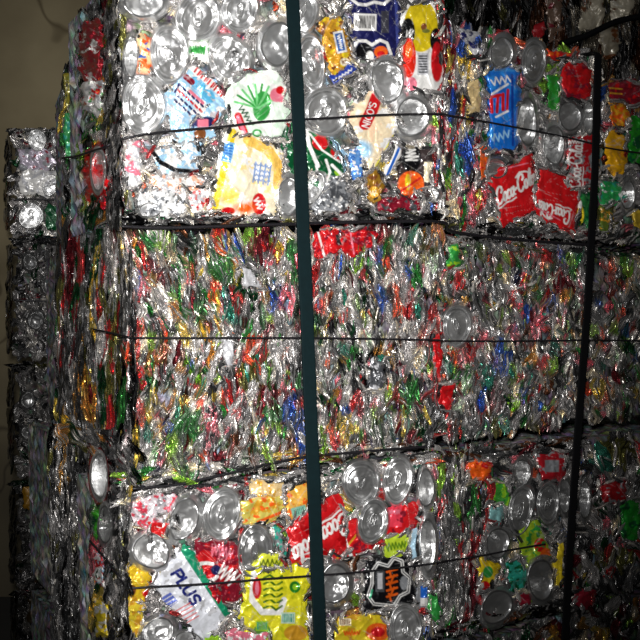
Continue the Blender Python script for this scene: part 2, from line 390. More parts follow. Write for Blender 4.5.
    def fill(s, face, poly, n, wr, hr, ang, pal, h0=(0, .006), amp=.0022, hot=(), hotp=.8):
        """cover a quadrilateral patch (TL,TR,BR,BL) with folded strips"""
        q = np.array(poly, float)
        k = int(math.ceil(math.sqrt(n)))
        for i in range(n):
            u = (i * 0.6180339 + rng.uniform(0, .03)) % 1; v = rng.uniform(0, 1)
            p = (1 - u) * (1 - v) * q[0] + u * (1 - v) * q[1] + u * v * q[2] + (1 - u) * v * q[3]
            w = rng.uniform(*wr); h = rng.uniform(*hr)
            col = pick(pal); c2 = pick(pal) if rng.random() < .35 else None
            for (hx, hy, hrx, hry, hc) in hot:
                if ((p[0] - hx) / hrx) ** 2 + ((p[1] - hy) / hry) ** 2 < 1 and rng.random() < hotp:
                    col = hc; c2 = hc if rng.random() < .6 else c2; break
            # keep strips inside the top and bottom of the patch
            lo = (1 - u) * q[0][1] + u * q[1][1]; hi = (1 - u) * q[3][1] + u * q[2][1]
            py = min(max(p[1], lo + h * .35), hi - h * .35) if hi - lo > h * .8 else (lo + hi) / 2
            s.shard(face, p[0], py, w, h, ang(p[0], p[1]) if callable(ang) else rng.normal(*ang), col, rng.uniform(*h0), amp, c2)

    def prints(s, poly, n, pal, hot=()):
        q = np.array(poly, float); u = rng.random(n); v = rng.random(n)
        p = ((1 - u) * (1 - v))[:, None] * q[0] + (u * (1 - v))[:, None] * q[1] + (u * v)[:, None] * q[2] + ((1 - u) * v)[:, None] * q[3]
        col = []
        for x, y in p:
            c = pick(pal)
            for (hx, hy, hrx, hry, hc) in hot:
                if ((x - hx) / hrx) ** 2 + ((y - hy) / hry) ** 2 < 1.1: c = hc; break
            g = cc(c); col.append(g * rng.uniform(.75, 1.1))
        s.field = (p[:, 0], p[:, 1], np.array(col))

    def finish(s):
        s.shards.sort(key=lambda t: -t[0])
        nk = max(0, 96 - s.n_cans)
        # names are counted per part, so cans and scraps share the allowance
        for (_, name, V, Fc, c) in s.shards[:nk]: mesh_obj(name, V, Fc, M_FOIL, s.root, c)
        rest = s.shards[nk:]
        if rest:
            off = 0; VV = []; FF = []; CCx = []
            for (_, _, V, Fc, c) in rest: VV.append(V); FF.append(Fc + off); CCx.append(c); off += len(V)
            tag(mesh_obj('can_scraps', np.concatenate(VV), np.concatenate(FF), M_FOIL, s.root, np.concatenate(CCx)), kind='stuff')

PAL_EDGE = [('silver', 46), ('white', 18), ('grey', 16), ('dgrey', 14), ('red', 3), ('cream', 3)]
def pick(pal):
    n = [p[0] for p in pal]; w = np.array([p[1] for p in pal], float); return n[rng.choice(len(n), p=w / w.sum())]
PAL_MIX = [('silver', 44), ('white', 12), ('grey', 24), ('dgrey', 12), ('red', 7), ('green', 5), ('dgreen', 5), ('lime', 4), ('yellow', 2), ('gold', 4), ('blue', 2), ('orange', 2), ('pink', 3), ('wine', 3), ('cream', 5), ('teal', 2), ('brown', 3)]
PAL_SIL = [('silver', 50), ('white', 22), ('grey', 14), ('pink', 3), ('lblue', 5), ('cream', 4), ('red', 2), ('mint', 3)]
PAL_SIDE = [('grey', 26), ('dgrey', 26), ('silver', 12), ('black', 8), ('olive', 7), ('wine', 5), ('gold', 5), ('dgreen', 5), ('red', 3), ('yellow', 3), ('green', 2)]
PAL_DARK = [('dgrey', 30), ('grey', 18), ('black', 14), ('silver', 12), ('brown', 6), ('olive', 5), ('wine', 4), ('dgreen', 4)]
PAL_GREYV = [('grey', 34), ('dgrey', 30), ('silver', 20), ('olive', 6), ('black', 10)]
PAL_STREAK = [('silver', 26), ('grey', 16), ('white', 10), ('red', 14), ('wine', 8), ('lime', 6), ('green', 7), ('yellow', 4), ('pink', 6), ('dgrey', 8), ('blue', 3)]
G1 = 'baled crushed cans of the strapped front stack'; G2 = 'baled crushed cans of the stacks behind'

FA = Face(130, 1.28, 440, 1.47); FB = Face(443, 1.50, 600, 1.73); FC = Face(603, 1.76, 720, 2.02)

# ================================================================== TOP LEFT BALE
SA1 = Face(115, 1.272, 76, 1.50)
b = Bale('big silver can bale, front left on top, with pale blue and yellow printed cans', G1, dict(face=FA, q=[(114, -40), (443, -12), (441, 219), (118, 225)]))
A_TOP = [(124, -30), (438, -12), (437, 216), (126, 221)]
b.fill(FA, A_TOP, 420, (9, 20), (12, 28), (0, 60), PAL_SIL, (-.004, .003), .0022,
       hot=[(150, 190, 30, 10, 'orange'), (135, 75, 8, 25, 'pink'), (145, 60, 10, 20, 'gold'), (200, 42, 12, 10, 'mint'), (260, 10, 8, 12, 'pink'), (275, 5, 8, 12, 'orange'),
            (160, 30, 10, 12, 'lime'), (355, 75, 10, 10, 'silver'), (350, 160, 18, 14, 'lblue'), (330, 145, 10, 8, 'lblue'), (436, 120, 6, 20, 'teal'), (435, 180, 6, 30, 'cream'),
            (395, 150, 12, 18, 'yellow'), (320, 5, 10, 12, 'wine')], hotp=.55)
b.fill(FA, [(122, 208), (438, 204), (438, 219), (124, 224)], 120, (14, 30), (5, 10), (0, 10), PAL_DARK, (-.002, .006), .002)
b.fill(FA, [(114, -30), (124, -30), (127, 222), (118, 224)], 90, (4, 8), (18, 45), (0, 5), PAL_GREYV, (-.002, .004), .002)
b.fill(FA, [(434, -10), (443, -10), (441, 218), (433, 218)], 80, (4, 7), (16, 40), (0, 6), PAL_STREAK, (0, .006), .002, hot=[(438, 40, 8, 40, 'red')])

def a_blue(A):
    A.blotch('white', 12, .5).ell(198, 84, 9, 6, 'cyan', 40).ell(208, 96, 8, 6, 'cyan', 40).blotch('silver', 9, .9)
    A.line([(193, 67), (226, 97)], 7.5, 'white')
    for i in range(9):
        x = 196 + i * 3.3; y = 69.5 + i * 3.05; A.line([(x - 1.6, y + 2.2), (x + 1.5, y - 1.8)], 1.9, 'red'); 
        if i % 2: A.line([(x + .4, y + 2.6), (x + 3.4, y - 1)], 1.1, 'red')
    A.line([(186, 77), (192, 82)], 6, 'wine')
    for r_ in range(4):
        for i in range(6):
            x = 179 + i * 4.4 - r_ * 1.4; y = 84 + i * 4.0 + r_ * 5.2
            A.line([(x, y), (x + 2.0, y + 2.6)], 2.2, 'navy' if r_ != 1 else 'red')
    A.line([(190, 91), (203, 103)], 3, 'pink'); A.line([(175, 92), (179, 84)], 2.2, 'navy')
b.can(FA, [(160, 96), (194, 60), (232, 100), (186, 176)], a_blue, 'lblue', .006, .0014, rnd=.10)
def a_navy_bit(A): A.rect(203, 122, 20, 9, 'navy').rect(203, 123, 11, 8, 'pink').ell(200, 134, 6, 7, 'brown').line([(193, 128), (194, 118), (214, 118)], 2.5, 'navy')
b.can(FA, [(193, 117), (216, 117), (212, 141), (195, 141)], a_navy_bit, 'lblue', .010, .001)
def a_green7(A):
    A.blotch('white', 16, .2).blotch('mint', 10, .9)
    A.ell(262, 106, 9, 15, 'green', 8)
    for k in range(9):
        an = math.radians(-165 + k * 17); A.line([(258, 108), (258 + math.cos(an) * 24, 108 + math.sin(an) * 24)], 2.2, 'green' if k % 2 else (110, 195, 120))
    A.ell(276, 95, 6, 7, 'pink').ell(280, 90, 4, 4, 'red').squig(279, 99, 8, 7, 'pink', 1.5)
    A.squig(246, 116, 22, 7, 'dgreen', 1.4, 60, 5).ell(257, 133, 5, 4, 'green').ell(257, 133, 3, 2, 'mint')
    A.line([(238, 116), (246, 137)], 7.5, 'red').line([(238, 117), (245, 135)], 4, 'pink')
b.can(FA, [(226, 76), (284, 64), (291, 142), (230, 134)], a_green7, (222, 236, 222), .011, .0012, rnd=.3)
def a_cream(A):
    A.blotch('white', 20, .3).blotch((240, 215, 150), 14, .8)
    A.line([(224, 130), (205, 207)], 9, 'white').line([(222, 130), (205, 200)], 4, (70, 140, 205)).line([(233, 132), (213, 214)], 7, 'yellow')
    A.barcode(228, 152, 11, 20, 12, (120, 175, 220), (40, 110, 190), 6, True)
    A.line([(248, 140), (268, 150), (279, 166), (278, 186)], 10, (236, 190, 90))
    for i in range(4): A.line([(256 + i * 5, 162 + i), (253 + i * 5, 182 + i)], 1.6, (120, 150, 200)); A.squig(262, 166 + 5 * i, 16, 3, (130, 150, 190), 1.2, 10)
    A.ell(259, 204, 7, 11, 'red').squig(258, 204, 12, 7, 'white', 1.4, 70, 3).ell(228, 211, 7, 4, 'red').ell(245, 208, 10, 6, 'orange', 0, 6).ell(230, 196, 10, 8, (236, 210, 100), 0, 5)
b.can(FA, [(226, 124), (286, 150), (277, 219), (205, 210)], a_cream, 'cream', .009, .0012, rnd=.06)
def a_7(A):
    A.blotch((20, 110, 60), 14, .6).line([(306, 128), (309, 145), (318, 166)], 4, 'white').ell(320, 143, 8, 7, 'red', 30).line([(310, 134), (322, 150), (340, 162)], 2, 'white')
    A.ell(338, 154, 8, 5, 'red', 30).line([(326, 160), (330, 172), (326, 184), (334, 178), (338, 190)], 2.6, 'white').line([(336, 172), (344, 186)], 3.5, 'lime').line([(316, 166), (324, 190)], 2, 'white').line([(332, 165), (345, 178)], 3, 'white')
b.can(FA, [(284, 118), (318, 126), (348, 172), (318, 198)], a_7, 'dgreen', .008, .0014, rnd=.12)
b.can(FA, [(280, 112), (302, 118), (306, 192), (286, 168)], None, 'dgreen', .006, .0014)
def a_gold(A):
    A.blotch('brown', 8, .8).blotch('yellow', 10, .9).rect(340, 42, 10, 22, 'white', -12).rect(340, 42, 7, 18, (60, 100, 170), -12).squig(340, 42, 14, 3, 'white', 1, 78)
    A.ell(345, 62, 5, 4, 'cream').squig(345, 62, 6, 4, 'brown', 1, 0, 3)
b.can(FA, [(317, 20), (341, 14), (356, 60), (331, 82)], a_gold, 'gold', .010, .0022, crease=7, rnd=.12)
b.can(FA, [(328, 80), (354, 62), (359, 69), (332, 88)], lambda A: A.squig(343, 75, 22, 3, 'white', 1.1, -33), (30, 60, 160), .013, .0006)
def a_navy(A):
    A.barcode(365, 22, 23, 17, 2, 'white', 'black', 12)
    A.line([(350, -2), (358, 4), (366, 5), (374, 2), (384, 4), (392, -3)], 3, 'white')
    A.ell(364, 52, 9, 9, 'black').line([(353, 48), (358, 41), (366, 41), (372, 45), (380, 40), (387, 43), (391, 54)], 3, 'white')
    A.ell(381, 52, 7, 6, 'orange').ell(381, 54, 4, 3, 'red').ell(370, 56, 4, 5, 'white').rect(385, 22, 8, 22, (60, 60, 70)).line([(396, 0), (398, 48)], 3, (70, 80, 150))
b.can(FA, [(349, -22), (402, -20), (400, 60), (352, 60)], a_navy, 'navy', .010, .0016)
def a_yred(A):
    A.ell(421, 26, 17, 26, (215, 190, 25)).ell(424, 27, 3, 4, 'brown').ell(426, 31, 4, 2, 'olive').ell(408, 32, 7, 14, 'black').ell(409, 58, 7, 20, (225, 40, 20)).ell(436, 40, 6, 12, 'black').ell(437, 62, 6, 20, 'red')
    A.barcode(423, 64, 11, 22, 0, (190, 190, 195), 'dgrey', 7, True).ell(409, 50, 4, 8, 'orange').ell(412, 84, 5, 7, 'pink').squig(409, 34, 6, 10, 'white', 1, 20, 2)
b.can(FA, [(401, 2), (441, 2), (440, 92), (401, 90)], a_yred, 'white', .009, .0016)
def a_nico(A):
    A.blotch('white', 14, .5).blotch((240, 205, 170), 16, .6)
    A.line([(377, 96), (372, 110), (365, 124)], 12, 'red', 1)
    A.text("NICO'S", (368.5, 128), (2.1, -6.2), (-6.5, -2.2), 'white', 1.1, FONT)
    A.line([(352, 107), (347, 118)], 2, 'pink').line([(391, 108), (397, 120)], 3, 'red').ell(360, 150, 12, 10, 'lblue', 0, 5).line([(396, 136), (378, 166)], 6, (235, 225, 90))
b.can(FA, [(344, 112), (374, 90), (402, 122), (370, 178)], a_nico, (240, 220, 185), .008, .0012, rnd=.05)
b.can(FA, [(397, 142), (404, 146), (390, 178), (382, 176)], lambda A: A.line([(401, 144), (386, 178)], 2.6, 'blue'), 'white', .009, .001)
b.can(FA, [(346, 148), (362, 142), (366, 178), (350, 182)], lambda A: A.blotch('blue', 8, .4).blotch('white', 8, .9), (90, 140, 200), .007, .002, crease=6)
b.can(FA, [(363, 182), (374, 164), (388, 186), (372, 207)], lambda A: A.blotch('brown', 7, .4).ell(374, 192, 5, 6, 'gold').squig(373, 193, 6, 6, 'cream', 1, 0, 2), (150, 110, 30), .011, .0024, crease=6)
def a_orange(A): A.ell(411, 158, 10, 14, 'black').squig(411, 154, 14, 14, 'white', 1.6, 80, 4).ell(411, 184, 13, 13, 'orange').ell(408, 182, 3, 8, 'yellow').line([(400, 192), (420, 178)], 2, 'red').rect(428, 172, 8, 20, 'cream')
b.can(FA, [(398, 146), (432, 148), (432, 200), (398, 200)], a_orange, (60, 50, 50), .009, .002, crease=7)
b.can(FA, [(380, 196), (420, 192), (424, 208), (372, 212)], lambda A: A.blotch('dgrey', 8, .5), 'wine', .011, .003, crease=6)
b.can(FA, [(148, 172), (206, 176), (214, 204), (150, 196)], lambda A: A.blotch((235, 170, 140), 9, .2).blotch('silver', 7, .5).blotch('brown', 6, 1.5), 'white', .007, .0022, crease=6)
b.can(FA, [(180, 190), (214, 184), (212, 214), (176, 214)], lambda A: A.blotch((225, 110, 110), 9, .3).blotch('silver', 7, .7).blotch('red', 6, 1.4), 'white', .009, .002, crease=6)
b.can(FA, [(136, 188), (186, 186), (190, 216), (136, 216)], lambda A: A.blotch('grey', 9, .4).blotch('dgrey', 8, 1.2), (225, 225, 225), .010, .0035, crease=8)
b.can(FA, [(124, 140), (142, 138), (144, 190), (124, 188)], lambda A: A.blotch('pink', 9, .6).blotch('white', 8, .3), 'silver', .006, .003, crease=6)
b.can(FA, [(150, 150), (196, 140), (200, 172), (160, 176)], lambda A: A.blotch('lblue', 9, .3).line([(150, 148), (160, 162), (175, 170), (199, 172)], 4.5, 'black'), 'white', .008, .003, crease=6)
b.can(FA, [(139, 30), (152, 36), (152, 84), (138, 78)], lambda A: A.blotch('orange', 8, .2).blotch('blue', 9, 1.1), (235, 200, 150), .005, .002)
b.can(FA, [(186, 40), (210, 38), (212, 62), (190, 64)], lambda A: A.squig(198, 50, 14, 9, 'green', 2), 'white', .004, .002)
b.can(FA, [(310, 174), (350, 180), (352, 214), (300, 214)], lambda A: A.blotch('dgrey', 9, .3).blotch('white', 7, 1.0), 'grey', .008, .004, crease=8)
for L in [(144, 0, 23, 22, 10, 0), (198, 17, 22, 25, 0, 1), (240, 10, 18, 22, 5, 1), (169, 54, 20, 28, -8, 1), (229, 60, 21, 25, 5, 1), (277, 44, 18, 28, 4, 0),
          (143, 105, 22, 30, 4, 1), (131, 57, 8, 26, 4, 0), (303, 10, 14, 24, 0, 1), (311, 62, 15, 28, -6, 1), (325, 112, 22, 26, 6, 1), (387, 81, 20, 25, 0, 0), (412, 117, 19, 25, 0, 0),
          (289, 196, 13, 24, 3, 0), (314, 188, 10, 22, 20, 0), (426, 195, 16, 10, -8, 0), (150, 210, 14, 8, 0, 0)]:
    b.lid(FA, *L[:5], tab=bool(L[5]), mouth=(L[0] == 229), crush=1.3 if L[0] in (311, 131, 229) else 1)
# left side of this bale, turned away from us
b.fill(SA1, [(75, 22), (115, -20), (118, 224), (77, 228)], 170, (6, 12), (14, 34), (0, 12), PAL_SIDE, (-.002, .004), .003,
       hot=[(90, 128, 12, 16, 'green'), (100, 120, 7, 16, 'yellow'), (95, 90, 12, 18, 'white'), (92, 215, 14, 10, 'dgreen'), (83, 170, 4, 40, 'lime')])
b.fill(SA1, [(105, -10), (116, -20), (119, 226), (108, 226)], 110, (4, 8), (18, 40), (0, 5), PAL_GREYV, (.002, .007), .003)
b.can(SA1, [(79, 24), (103, 14), (103, 78), (80, 82)], lambda A: A.blotch('wine', 9, .4).blotch('white', 9, 1.2), (150, 30, 40), .008, .003, crease=8)
b.can(SA1, [(80, 82), (104, 76), (104, 118), (82, 112)], lambda A: A.blotch('silver', 8, .2).blotch('red', 9, .9).blotch('green', 9, 1.1), 'white', .006, .003)
b.can(SA1, [(80, 146), (106, 138), (106, 212), (84, 206)], lambda A: A.blotch('wine', 9, .8).blotch('white', 9, 1.3), 'red', .004, .003)
b.lid(SA1, 98, 170, 9, 24, 0, tab=False, ring='red', h0=.012)
b.finish()

# ================================================================== MIDDLE LEFT BALE
SA2 = Face(133, 1.278, 57, 1.62)
b = Bale('middle bale of front left column, its face all upright folded colourful strips', G1, dict(face=FA, q=[(133, 231), (438, 226), (434, 441), (133, 486)]))
def swirl(x, y): return -18 * math.exp(-((x - 175) / 70) ** 2) * (1 if y < 330 else -.4) + rng.normal(0, 16)
HOT_MID = [(144, 242, 10, 9, 'green'), (205, 233, 18, 6, 'red'), (250, 232, 12, 7, 'lime'), (146, 260, 6, 14, 'red'), (220, 265, 14, 10, 'green'), (202, 305, 14, 18, 'green'), (217, 295, 5, 18, 'orange'),
           (250, 270, 9, 12, 'silver'), (245, 292, 9, 10, 'dgreen'), (273, 300, 7, 18, 'blue'), (262, 245, 16, 8, 'wine'), (288, 300, 8, 12, 'pink'), (296, 260, 6, 20, 'green'), (230, 310, 10, 12, 'teal'),
           (335, 242, 28, 11, 'red'), (372, 238, 10, 12, 'wine'), (314, 265, 5, 40, 'red'), (355, 250, 10, 8, 'lime'), (405, 254, 6, 8, 'dgreen'), (380, 300, 5, 16, 'blue'), (396, 300, 5, 16, 'orange'), (410, 300, 5, 16, 'red'),
           (322, 370, 12, 20, 'silver'), (355, 360, 8, 14, 'green'), (375, 370, 14, 18, 'black'), (385, 355, 6, 12, 'gold'), (358, 393, 6, 10, 'red'), (412, 395, 10, 10, 'green'), (390, 400, 7, 8, 'red'), (410, 350, 8, 22, 'silver'),
           (431, 330, 5, 30, 'red'), (434, 385, 8, 12, 'red'), (436, 240, 5, 8, 'orange'),
           (137, 380, 4, 60, 'red'), (160, 398, 8, 8, 'yellow'), (178, 392, 6, 8, 'green'), (203, 368, 10, 12, 'green'), (230, 345, 7, 18, 'silver'), (236, 370, 3, 22, 'red'), (230, 400, 8, 14, 'red'), (252, 350, 8, 14, 'orange'),
           (245, 375, 12, 14, 'olive'), (265, 395, 16, 12, 'wine'), (272, 412, 8, 14, 'green'), (290, 412, 8, 12, 'blue'), (282, 350, 14, 12, 'silver'), (190, 425, 14, 16, 'green'), (175, 440, 8, 14, 'lime'), (210, 425, 10, 18, 'pink'),
           (305, 430, 10, 16, 'blue'), (300, 445, 8, 8, 'blue'), (240, 440, 14, 10, 'brown'), (345, 430, 10, 14, 'yellow'), (140, 455, 10, 14, 'silver'), (220, 455, 20, 8, 'wine')]
PAL_FIELD = [('silver', 30), ('white', 7), ('grey', 20), ('dgrey', 12), ('red', 8), ('wine', 8), ('green', 8), ('dgreen', 8), ('lime', 7), ('olive', 7), ('gold', 6), ('cream', 6), ('pink', 4), ('teal', 5), ('blue', 3), ('navy', 2), ('orange', 5), ('brown', 4), ('yellow', 3), ('mint', 4), ('black', 4)]
b.prints([(130, 232), (438, 228), (434, 441), (132, 484)], 620, PAL_FIELD, HOT_MID)
b.fill(FA, [(130, 232), (438, 228), (434, 441), (132, 484)], 620, (6, 14), (18, 54), swirl, PAL_MIX, (-.004, .007), .0032, hot=HOT_MID, hotp=.7)
b.fill(FA, [(130, 236), (438, 232), (434, 436), (132, 478)], 620, (3.5, 7), (14, 38), swirl, PAL_MIX, (.002, .010), .0028, hot=HOT_MID, hotp=.55)
b.field = None
b.fill(FA, [(130, 470), (434, 434), (434, 444), (130, 488)], 110, (16, 34), (5, 10), (-8, 12), PAL_MIX + [('dgrey', 30)], (-.001, .007), .002)
b.can(FA, [(312, 230), (338, 228), (340, 254), (312, 262)], lambda A: A.blotch('wine', 8, .7).line([(318, 232), (326, 262)], 2, 'white'), 'red', .010, .003, crease=7)
b.can(FA, [(338, 228), (376, 229), (374, 250), (340, 256)], lambda A: A.blotch('wine', 8, .4).line([(350, 230), (354, 254)], 1.6, 'pink'), 'red', .009, .003, crease=7)
b.can(FA, [(240, 266), (252, 266), (262, 290), (244, 286)], None, 'silver', .011, .003, crease=7)
b.can(FA, [(222, 336), (236, 342), (232, 372), (222, 360)], None, 'silver', .011, .003, crease=7)
b.can(FA, [(366, 356), (388, 360), (384, 392), (368, 388)], lambda A: A.blotch('silver', 7, .6), 'dgrey', .010, .003, crease=7)
HOT_S = [(93, 290, 5, 30, 'yellow'), (80, 375, 5, 40, 'gold'), (72, 265, 5, 40, 'wine'), (105, 300, 5, 30, 'red'), (118, 370, 10, 40, 'olive'), (104, 380, 5, 40, 'dgreen'), (85, 400, 5, 30, 'yellow'), (112, 255, 10, 20, 'silver'), (126, 290, 6, 40, 'grey'), (128, 400, 4, 50, 'black'), (93, 245, 8, 14, 'dgreen'), (105, 400, 7, 20, 'yellow')]
b.fill(SA2, [(60, 232), (134, 228), (134, 488), (62, 440)], 230, (5, 10), (40, 90), (0, 4), PAL_SIDE, (-.002, .006), .003, hot=HOT_S, hotp=.8)
b.fill(SA2, [(72, 415), (134, 440), (134, 488), (62, 440)], 60, (6, 12), (20, 36), (-35, 18), PAL_SIDE, (.002, .010), .003)
b.finish()

# ================================================================== BOTTOM LEFT BALE
SA3 = Face(126, 1.276, 88, 1.46)
b = Bale('lowest visible bale of front left column, with red and yellow drink cans', G1, dict(face=FA, q=[(124, 494), (434, 450), (430, 655), (128, 706)]))
b.fill(FA, [(128, 492), (432, 452), (430, 655), (130, 700)], 430, (8, 18), (12, 28), (0, 50), PAL_MIX + [('silver', 60), ('white', 15)], (-.004, .003), .0022,
       hot=[(150, 512, 20, 10, 'pink'), (235, 500, 12, 10, 'wine'), (225, 570, 18, 20, 'wine'), (415, 480, 12, 20, 'teal'), (432, 500, 8, 20, 'pink'), (345, 500, 8, 20, 'yellow'), (240, 480, 40, 8, 'wine')], hotp=.7)
b.fill(FA, [(126, 494), (432, 452), (432, 462), (128, 504)], 110, (16, 34), (5, 9), (-8, 10), PAL_MIX + [('dgrey', 30), ('silver', 20)], (0, .008), .002)
b.fill(FA, [(122, 494), (131, 493), (132, 700), (124, 702)], 90, (4, 8), (18, 45), (0, 5), PAL_GREYV, (-.002, .004), .002)
b.fill(FA, [(426, 455), (436, 452), (430, 650), (424, 650)], 50, (4, 8), (16, 35), (0, 6), PAL_STREAK, (0, .005), .002)
def a_plus(A):
    d = np.array([.52, .854]); 
    A.blotch('silver', 12, .9)
    A.line([(184, 546), (228, 612)], 11, (20, 140, 100))
    A.text('PLUS', (171.5, 574.5), (11.6 * .56, 11.6 * .83), (10.5 * .87, -10.5 * .5), (25, 35, 110), 3.0, FONT)
    A.rect(168, 601, 15, 13, (95, 110, 190), -38); A.rect(156, 604, 8, 6, (30, 30, 120), -30)
    for i in range(5): A.line([(176 + i * 2.2, 611 + i * 3.2), (190 + i * 2.2, 603 + i * 3.2)], 1.2, (225, 110, 110))
    for i in range(4): A.line([(160 + i * 2.2, 598 + i * 3.2), (170 + i * 2.2, 592 + i * 3.2)], .8, 'white')
b.can(FA, [(150, 584), (186, 538), (233, 612), (204, 646)], a_plus, (226, 228, 236), .010, .0012, rnd=.04)
def a_redcurl(A):
    A.blotch('red', 10, .6).ell(205, 560, 8, 10, 'red').line([(192, 546), (186, 562)], 3.5, 'white').line(arc(206, 572, 13, 9, 30, 300), 3.6, 'white').ell(216, 570, 5, 5, 'navy').squig(228, 574, 20, 18, 'white', 1.6, 40, 4).squig(222, 552, 22, 14, 'pink', 1.2, 10)
b.can(FA, [(188, 538), (240, 540), (244, 600), (214, 608)], a_redcurl, 'wine', .007, .0022, crease=7)
b.can(FA, [(127, 560), (153, 568), (143, 612), (126, 612)], lambda A: A.blotch('gold', 8, .6).ell(133, 590, 3, 5, 'brown').squig(147, 598, 14, 6, 'red', 2, 80), (228, 190, 40), .008, .002)
b.can(FA, [(128, 606), (146, 602), (140, 640), (127, 640)], lambda A: A.blotch('gold', 8, .6), (215, 190, 50), .007, .002)
def a_tea(A):
    A.blotch((200, 200, 30), 14, .7)
    A.line([(254, 574), (252, 600), (262, 612), (280, 612), (284, 600)], 6, 'white').ell(257, 588, 4.5, 11, 'red').ell(257, 588, 2, 7, 'pink')
    A.ell(269, 572, 12, 13, (225, 225, 50)).squig(269, 568, 14, 12, (90, 110, 20), 1.5, 0, 4)
    for i in range(6): A.line([(264, 578 + 6 * i), (270, 575 + 6 * i), (276, 580 + 6 * i), (282, 576 + 6 * i)], 2.2, (70, 110, 20))
    for i in range(5): A.line([(267, 581 + 6 * i), (279, 580 + 6 * i)], 1.5, (235, 230, 70))
    A.ell(295, 587, 5.5, 6, (30, 120, 30)).ell(295, 587, 2.5, 3, 'lime').barcode(288, 618, 14, 11, 0, (190, 215, 190), 'teal', 7)
    A.ell(296, 633, 12, 8, 'gold').ell(262, 632, 9, 8, (90, 140, 60)).barcode(262, 626, 12, 10, 0, 'lime', 'teal', 5)
b.can(FA, [(243, 566), (308, 566), (311, 652), (240, 650)], a_tea, (222, 214, 40), .009, .0014, rnd=.04)
b.can(FA, [(252, 568), (260, 553), (280, 553), (288, 568)], lambda A: A.squig(270, 563, 22, 8, (90, 110, 20), 1.5, 0, 5), (215, 220, 60), .014, .001)
b.can(FA, [(238, 498), (286, 492), (283, 518), (242, 528)], lambda A: A.blotch('gold', 9, .5).blotch('orange', 8, 1.1).line([(258, 522), (282, 512)], 3, 'orange').ell(252, 492, 10, 7, (225, 195, 140)), (205, 190, 90), .011, .0016)
b.can(FA, [(246, 482), (284, 480), (284, 496), (248, 500)], lambda A: A.blotch('gold', 9, .5), (225, 195, 140), .010, .002)
b.can(FA, [(286, 488), (310, 480), (310, 512), (288, 524)], lambda A: A.blotch('orange', 8, .7).rect(299, 511, 15, 9, (120, 180, 160), -15).barcode(299, 511, 13, 7, -15, (130, 185, 165), (60, 110, 100), 6), (225, 170, 70), .011, .0018)
b.can(FA, [(270, 524), (280, 524), (288, 560), (282, 562)], lambda A: A.blotch('grey', 8, .8), 'teal', .008, .001)
def a_coke(A): coke(A, (346, 511), (-12.2, 8.4), (5.2, 19), lw=2.0).blotch((160, 8, 14), 14, .8) and coke(A, (346, 511), (-12.2, 8.4), (5.2, 20), 'white', 2.4).line([(292, 558), (312, 552)], 1, 'white')
b.can(FA, [(285, 524), (340, 486), (350, 552), (290, 566)], a_coke, 'red', .012, .0012, rnd=.05)
def a_red2(A): A.line([(338, 540), (334, 556), (345, 540), (352, 556)], 2.2, 'white').rect(394, 516, 16, 22, (225, 60, 80)).squig(394, 512, 12, 5, 'pink', 1).line([(336, 560), (362, 528)], 2, 'gold').line([(340, 525), (352, 560)], 3, 'white').blotch('wine', 12, .9)
b.can(FA, [(344, 520), (420, 497), (420, 532), (326, 566)], a_red2, 'red', .007, .0016)
b.can(FA, [(352, 478), (374, 474), (384, 510), (364, 512)], lambda A: A.blotch('orange', 8, .4), 'red', .004, .002)
b.can(FA, [(383, 538), (411, 531), (409, 557), (382, 562)], lambda A: A.squig(396, 546, 20, 8, (90, 130, 20), 1.5, -8), (180, 205, 50), .011, .0012)
b.can(FA, [(409, 531), (418, 529), (417, 560), (408, 560)], None, (170, 205, 225), .010, .0012)
def a_black(A):
    out = [(372, 572), (378, 563), (388, 566), (394, 558), (402, 561), (403, 572), (410, 578), (408, 592), (400, 596), (394, 606), (374, 604), (368, 596), (372, 584), (372, 572)]
    A.line(out, 3.2, 'white').line(out, 1.2, 'dgrey').line([(370, 598), (372, 590)], 2, (60, 160, 120))
    A.rect(380, 581, 9, 22, 'dgrey').rect(380, 581, 5, 16, 'silver')
    for i in range(5): A.line([(387, 572 + 6.2 * i), (397, 569 + 6.2 * i)], 2.3, (220, 90, 20)); A.line([(389 + (i % 2) * 5, 569 + 6.2 * i), (391, 576 + 6.2 * i)], 2, (220, 90, 20))
    A.ell(404, 583, 4, 7, 'grey')
b.can(FA, [(363, 560), (408, 551), (417, 602), (361, 614)], a_black, 'black', .012, .0013, rnd=.05)
def a_ybot(A): A.blotch('gold', 12, .7).barcode(345, 622, 12, 7, 0, 'cream', 'brown', 6).ell(378, 632, 12, 9, 'orange').ell(378, 632, 7, 5, 'red').squig(352, 633, 16, 5, 'orange', 1.4)
b.can(FA, [(334, 616), (386, 612), (392, 655), (332, 655)], a_ybot, (220, 195, 40), .009, .0018)
b.can(FA, [(226, 628), (270, 630), (272, 650), (220, 650)], lambda A: A.blotch('pink', 5, .4).blotch('white', 6, .6), 'pink', .011, .002)
b.can(FA, [(202, 640), (222, 632), (226, 650), (204, 652)], None, 'lime', .011, .002)
b.can(FA, [(130, 498), (176, 492), (178, 526), (132, 528)], lambda A: A.blotch((205, 60, 80), 9, .5).blotch('grey', 8, .9).ell(158, 530, 9, 8, 'red'), (205, 195, 200), .009, .003, crease=6)
b.can(FA, [(146, 516), (168, 516), (166, 536), (150, 538)], lambda A: A.ell(160, 524, 5, 4, 'white'), (200, 30, 30), .013, .003)
b.can(FA, [(216, 484), (240, 482), (240, 502), (220, 504)], lambda A: A.squig(230, 492, 18, 14, 'white', 2.2, 40), 'wine', .009, .002)
b.can(FA, [(414, 585), (430, 582), (430, 612), (416, 612)], lambda A: A.rect(424, 592, 7, 12, 'blue').rect(424, 602, 7, 8, 'white').rect(424, 610, 7, 5, 'red'), 'grey', .009, .002)
b.can(FA, [(426, 590), (438, 592), (440, 625), (430, 615)], None, 'green', .008, .002)
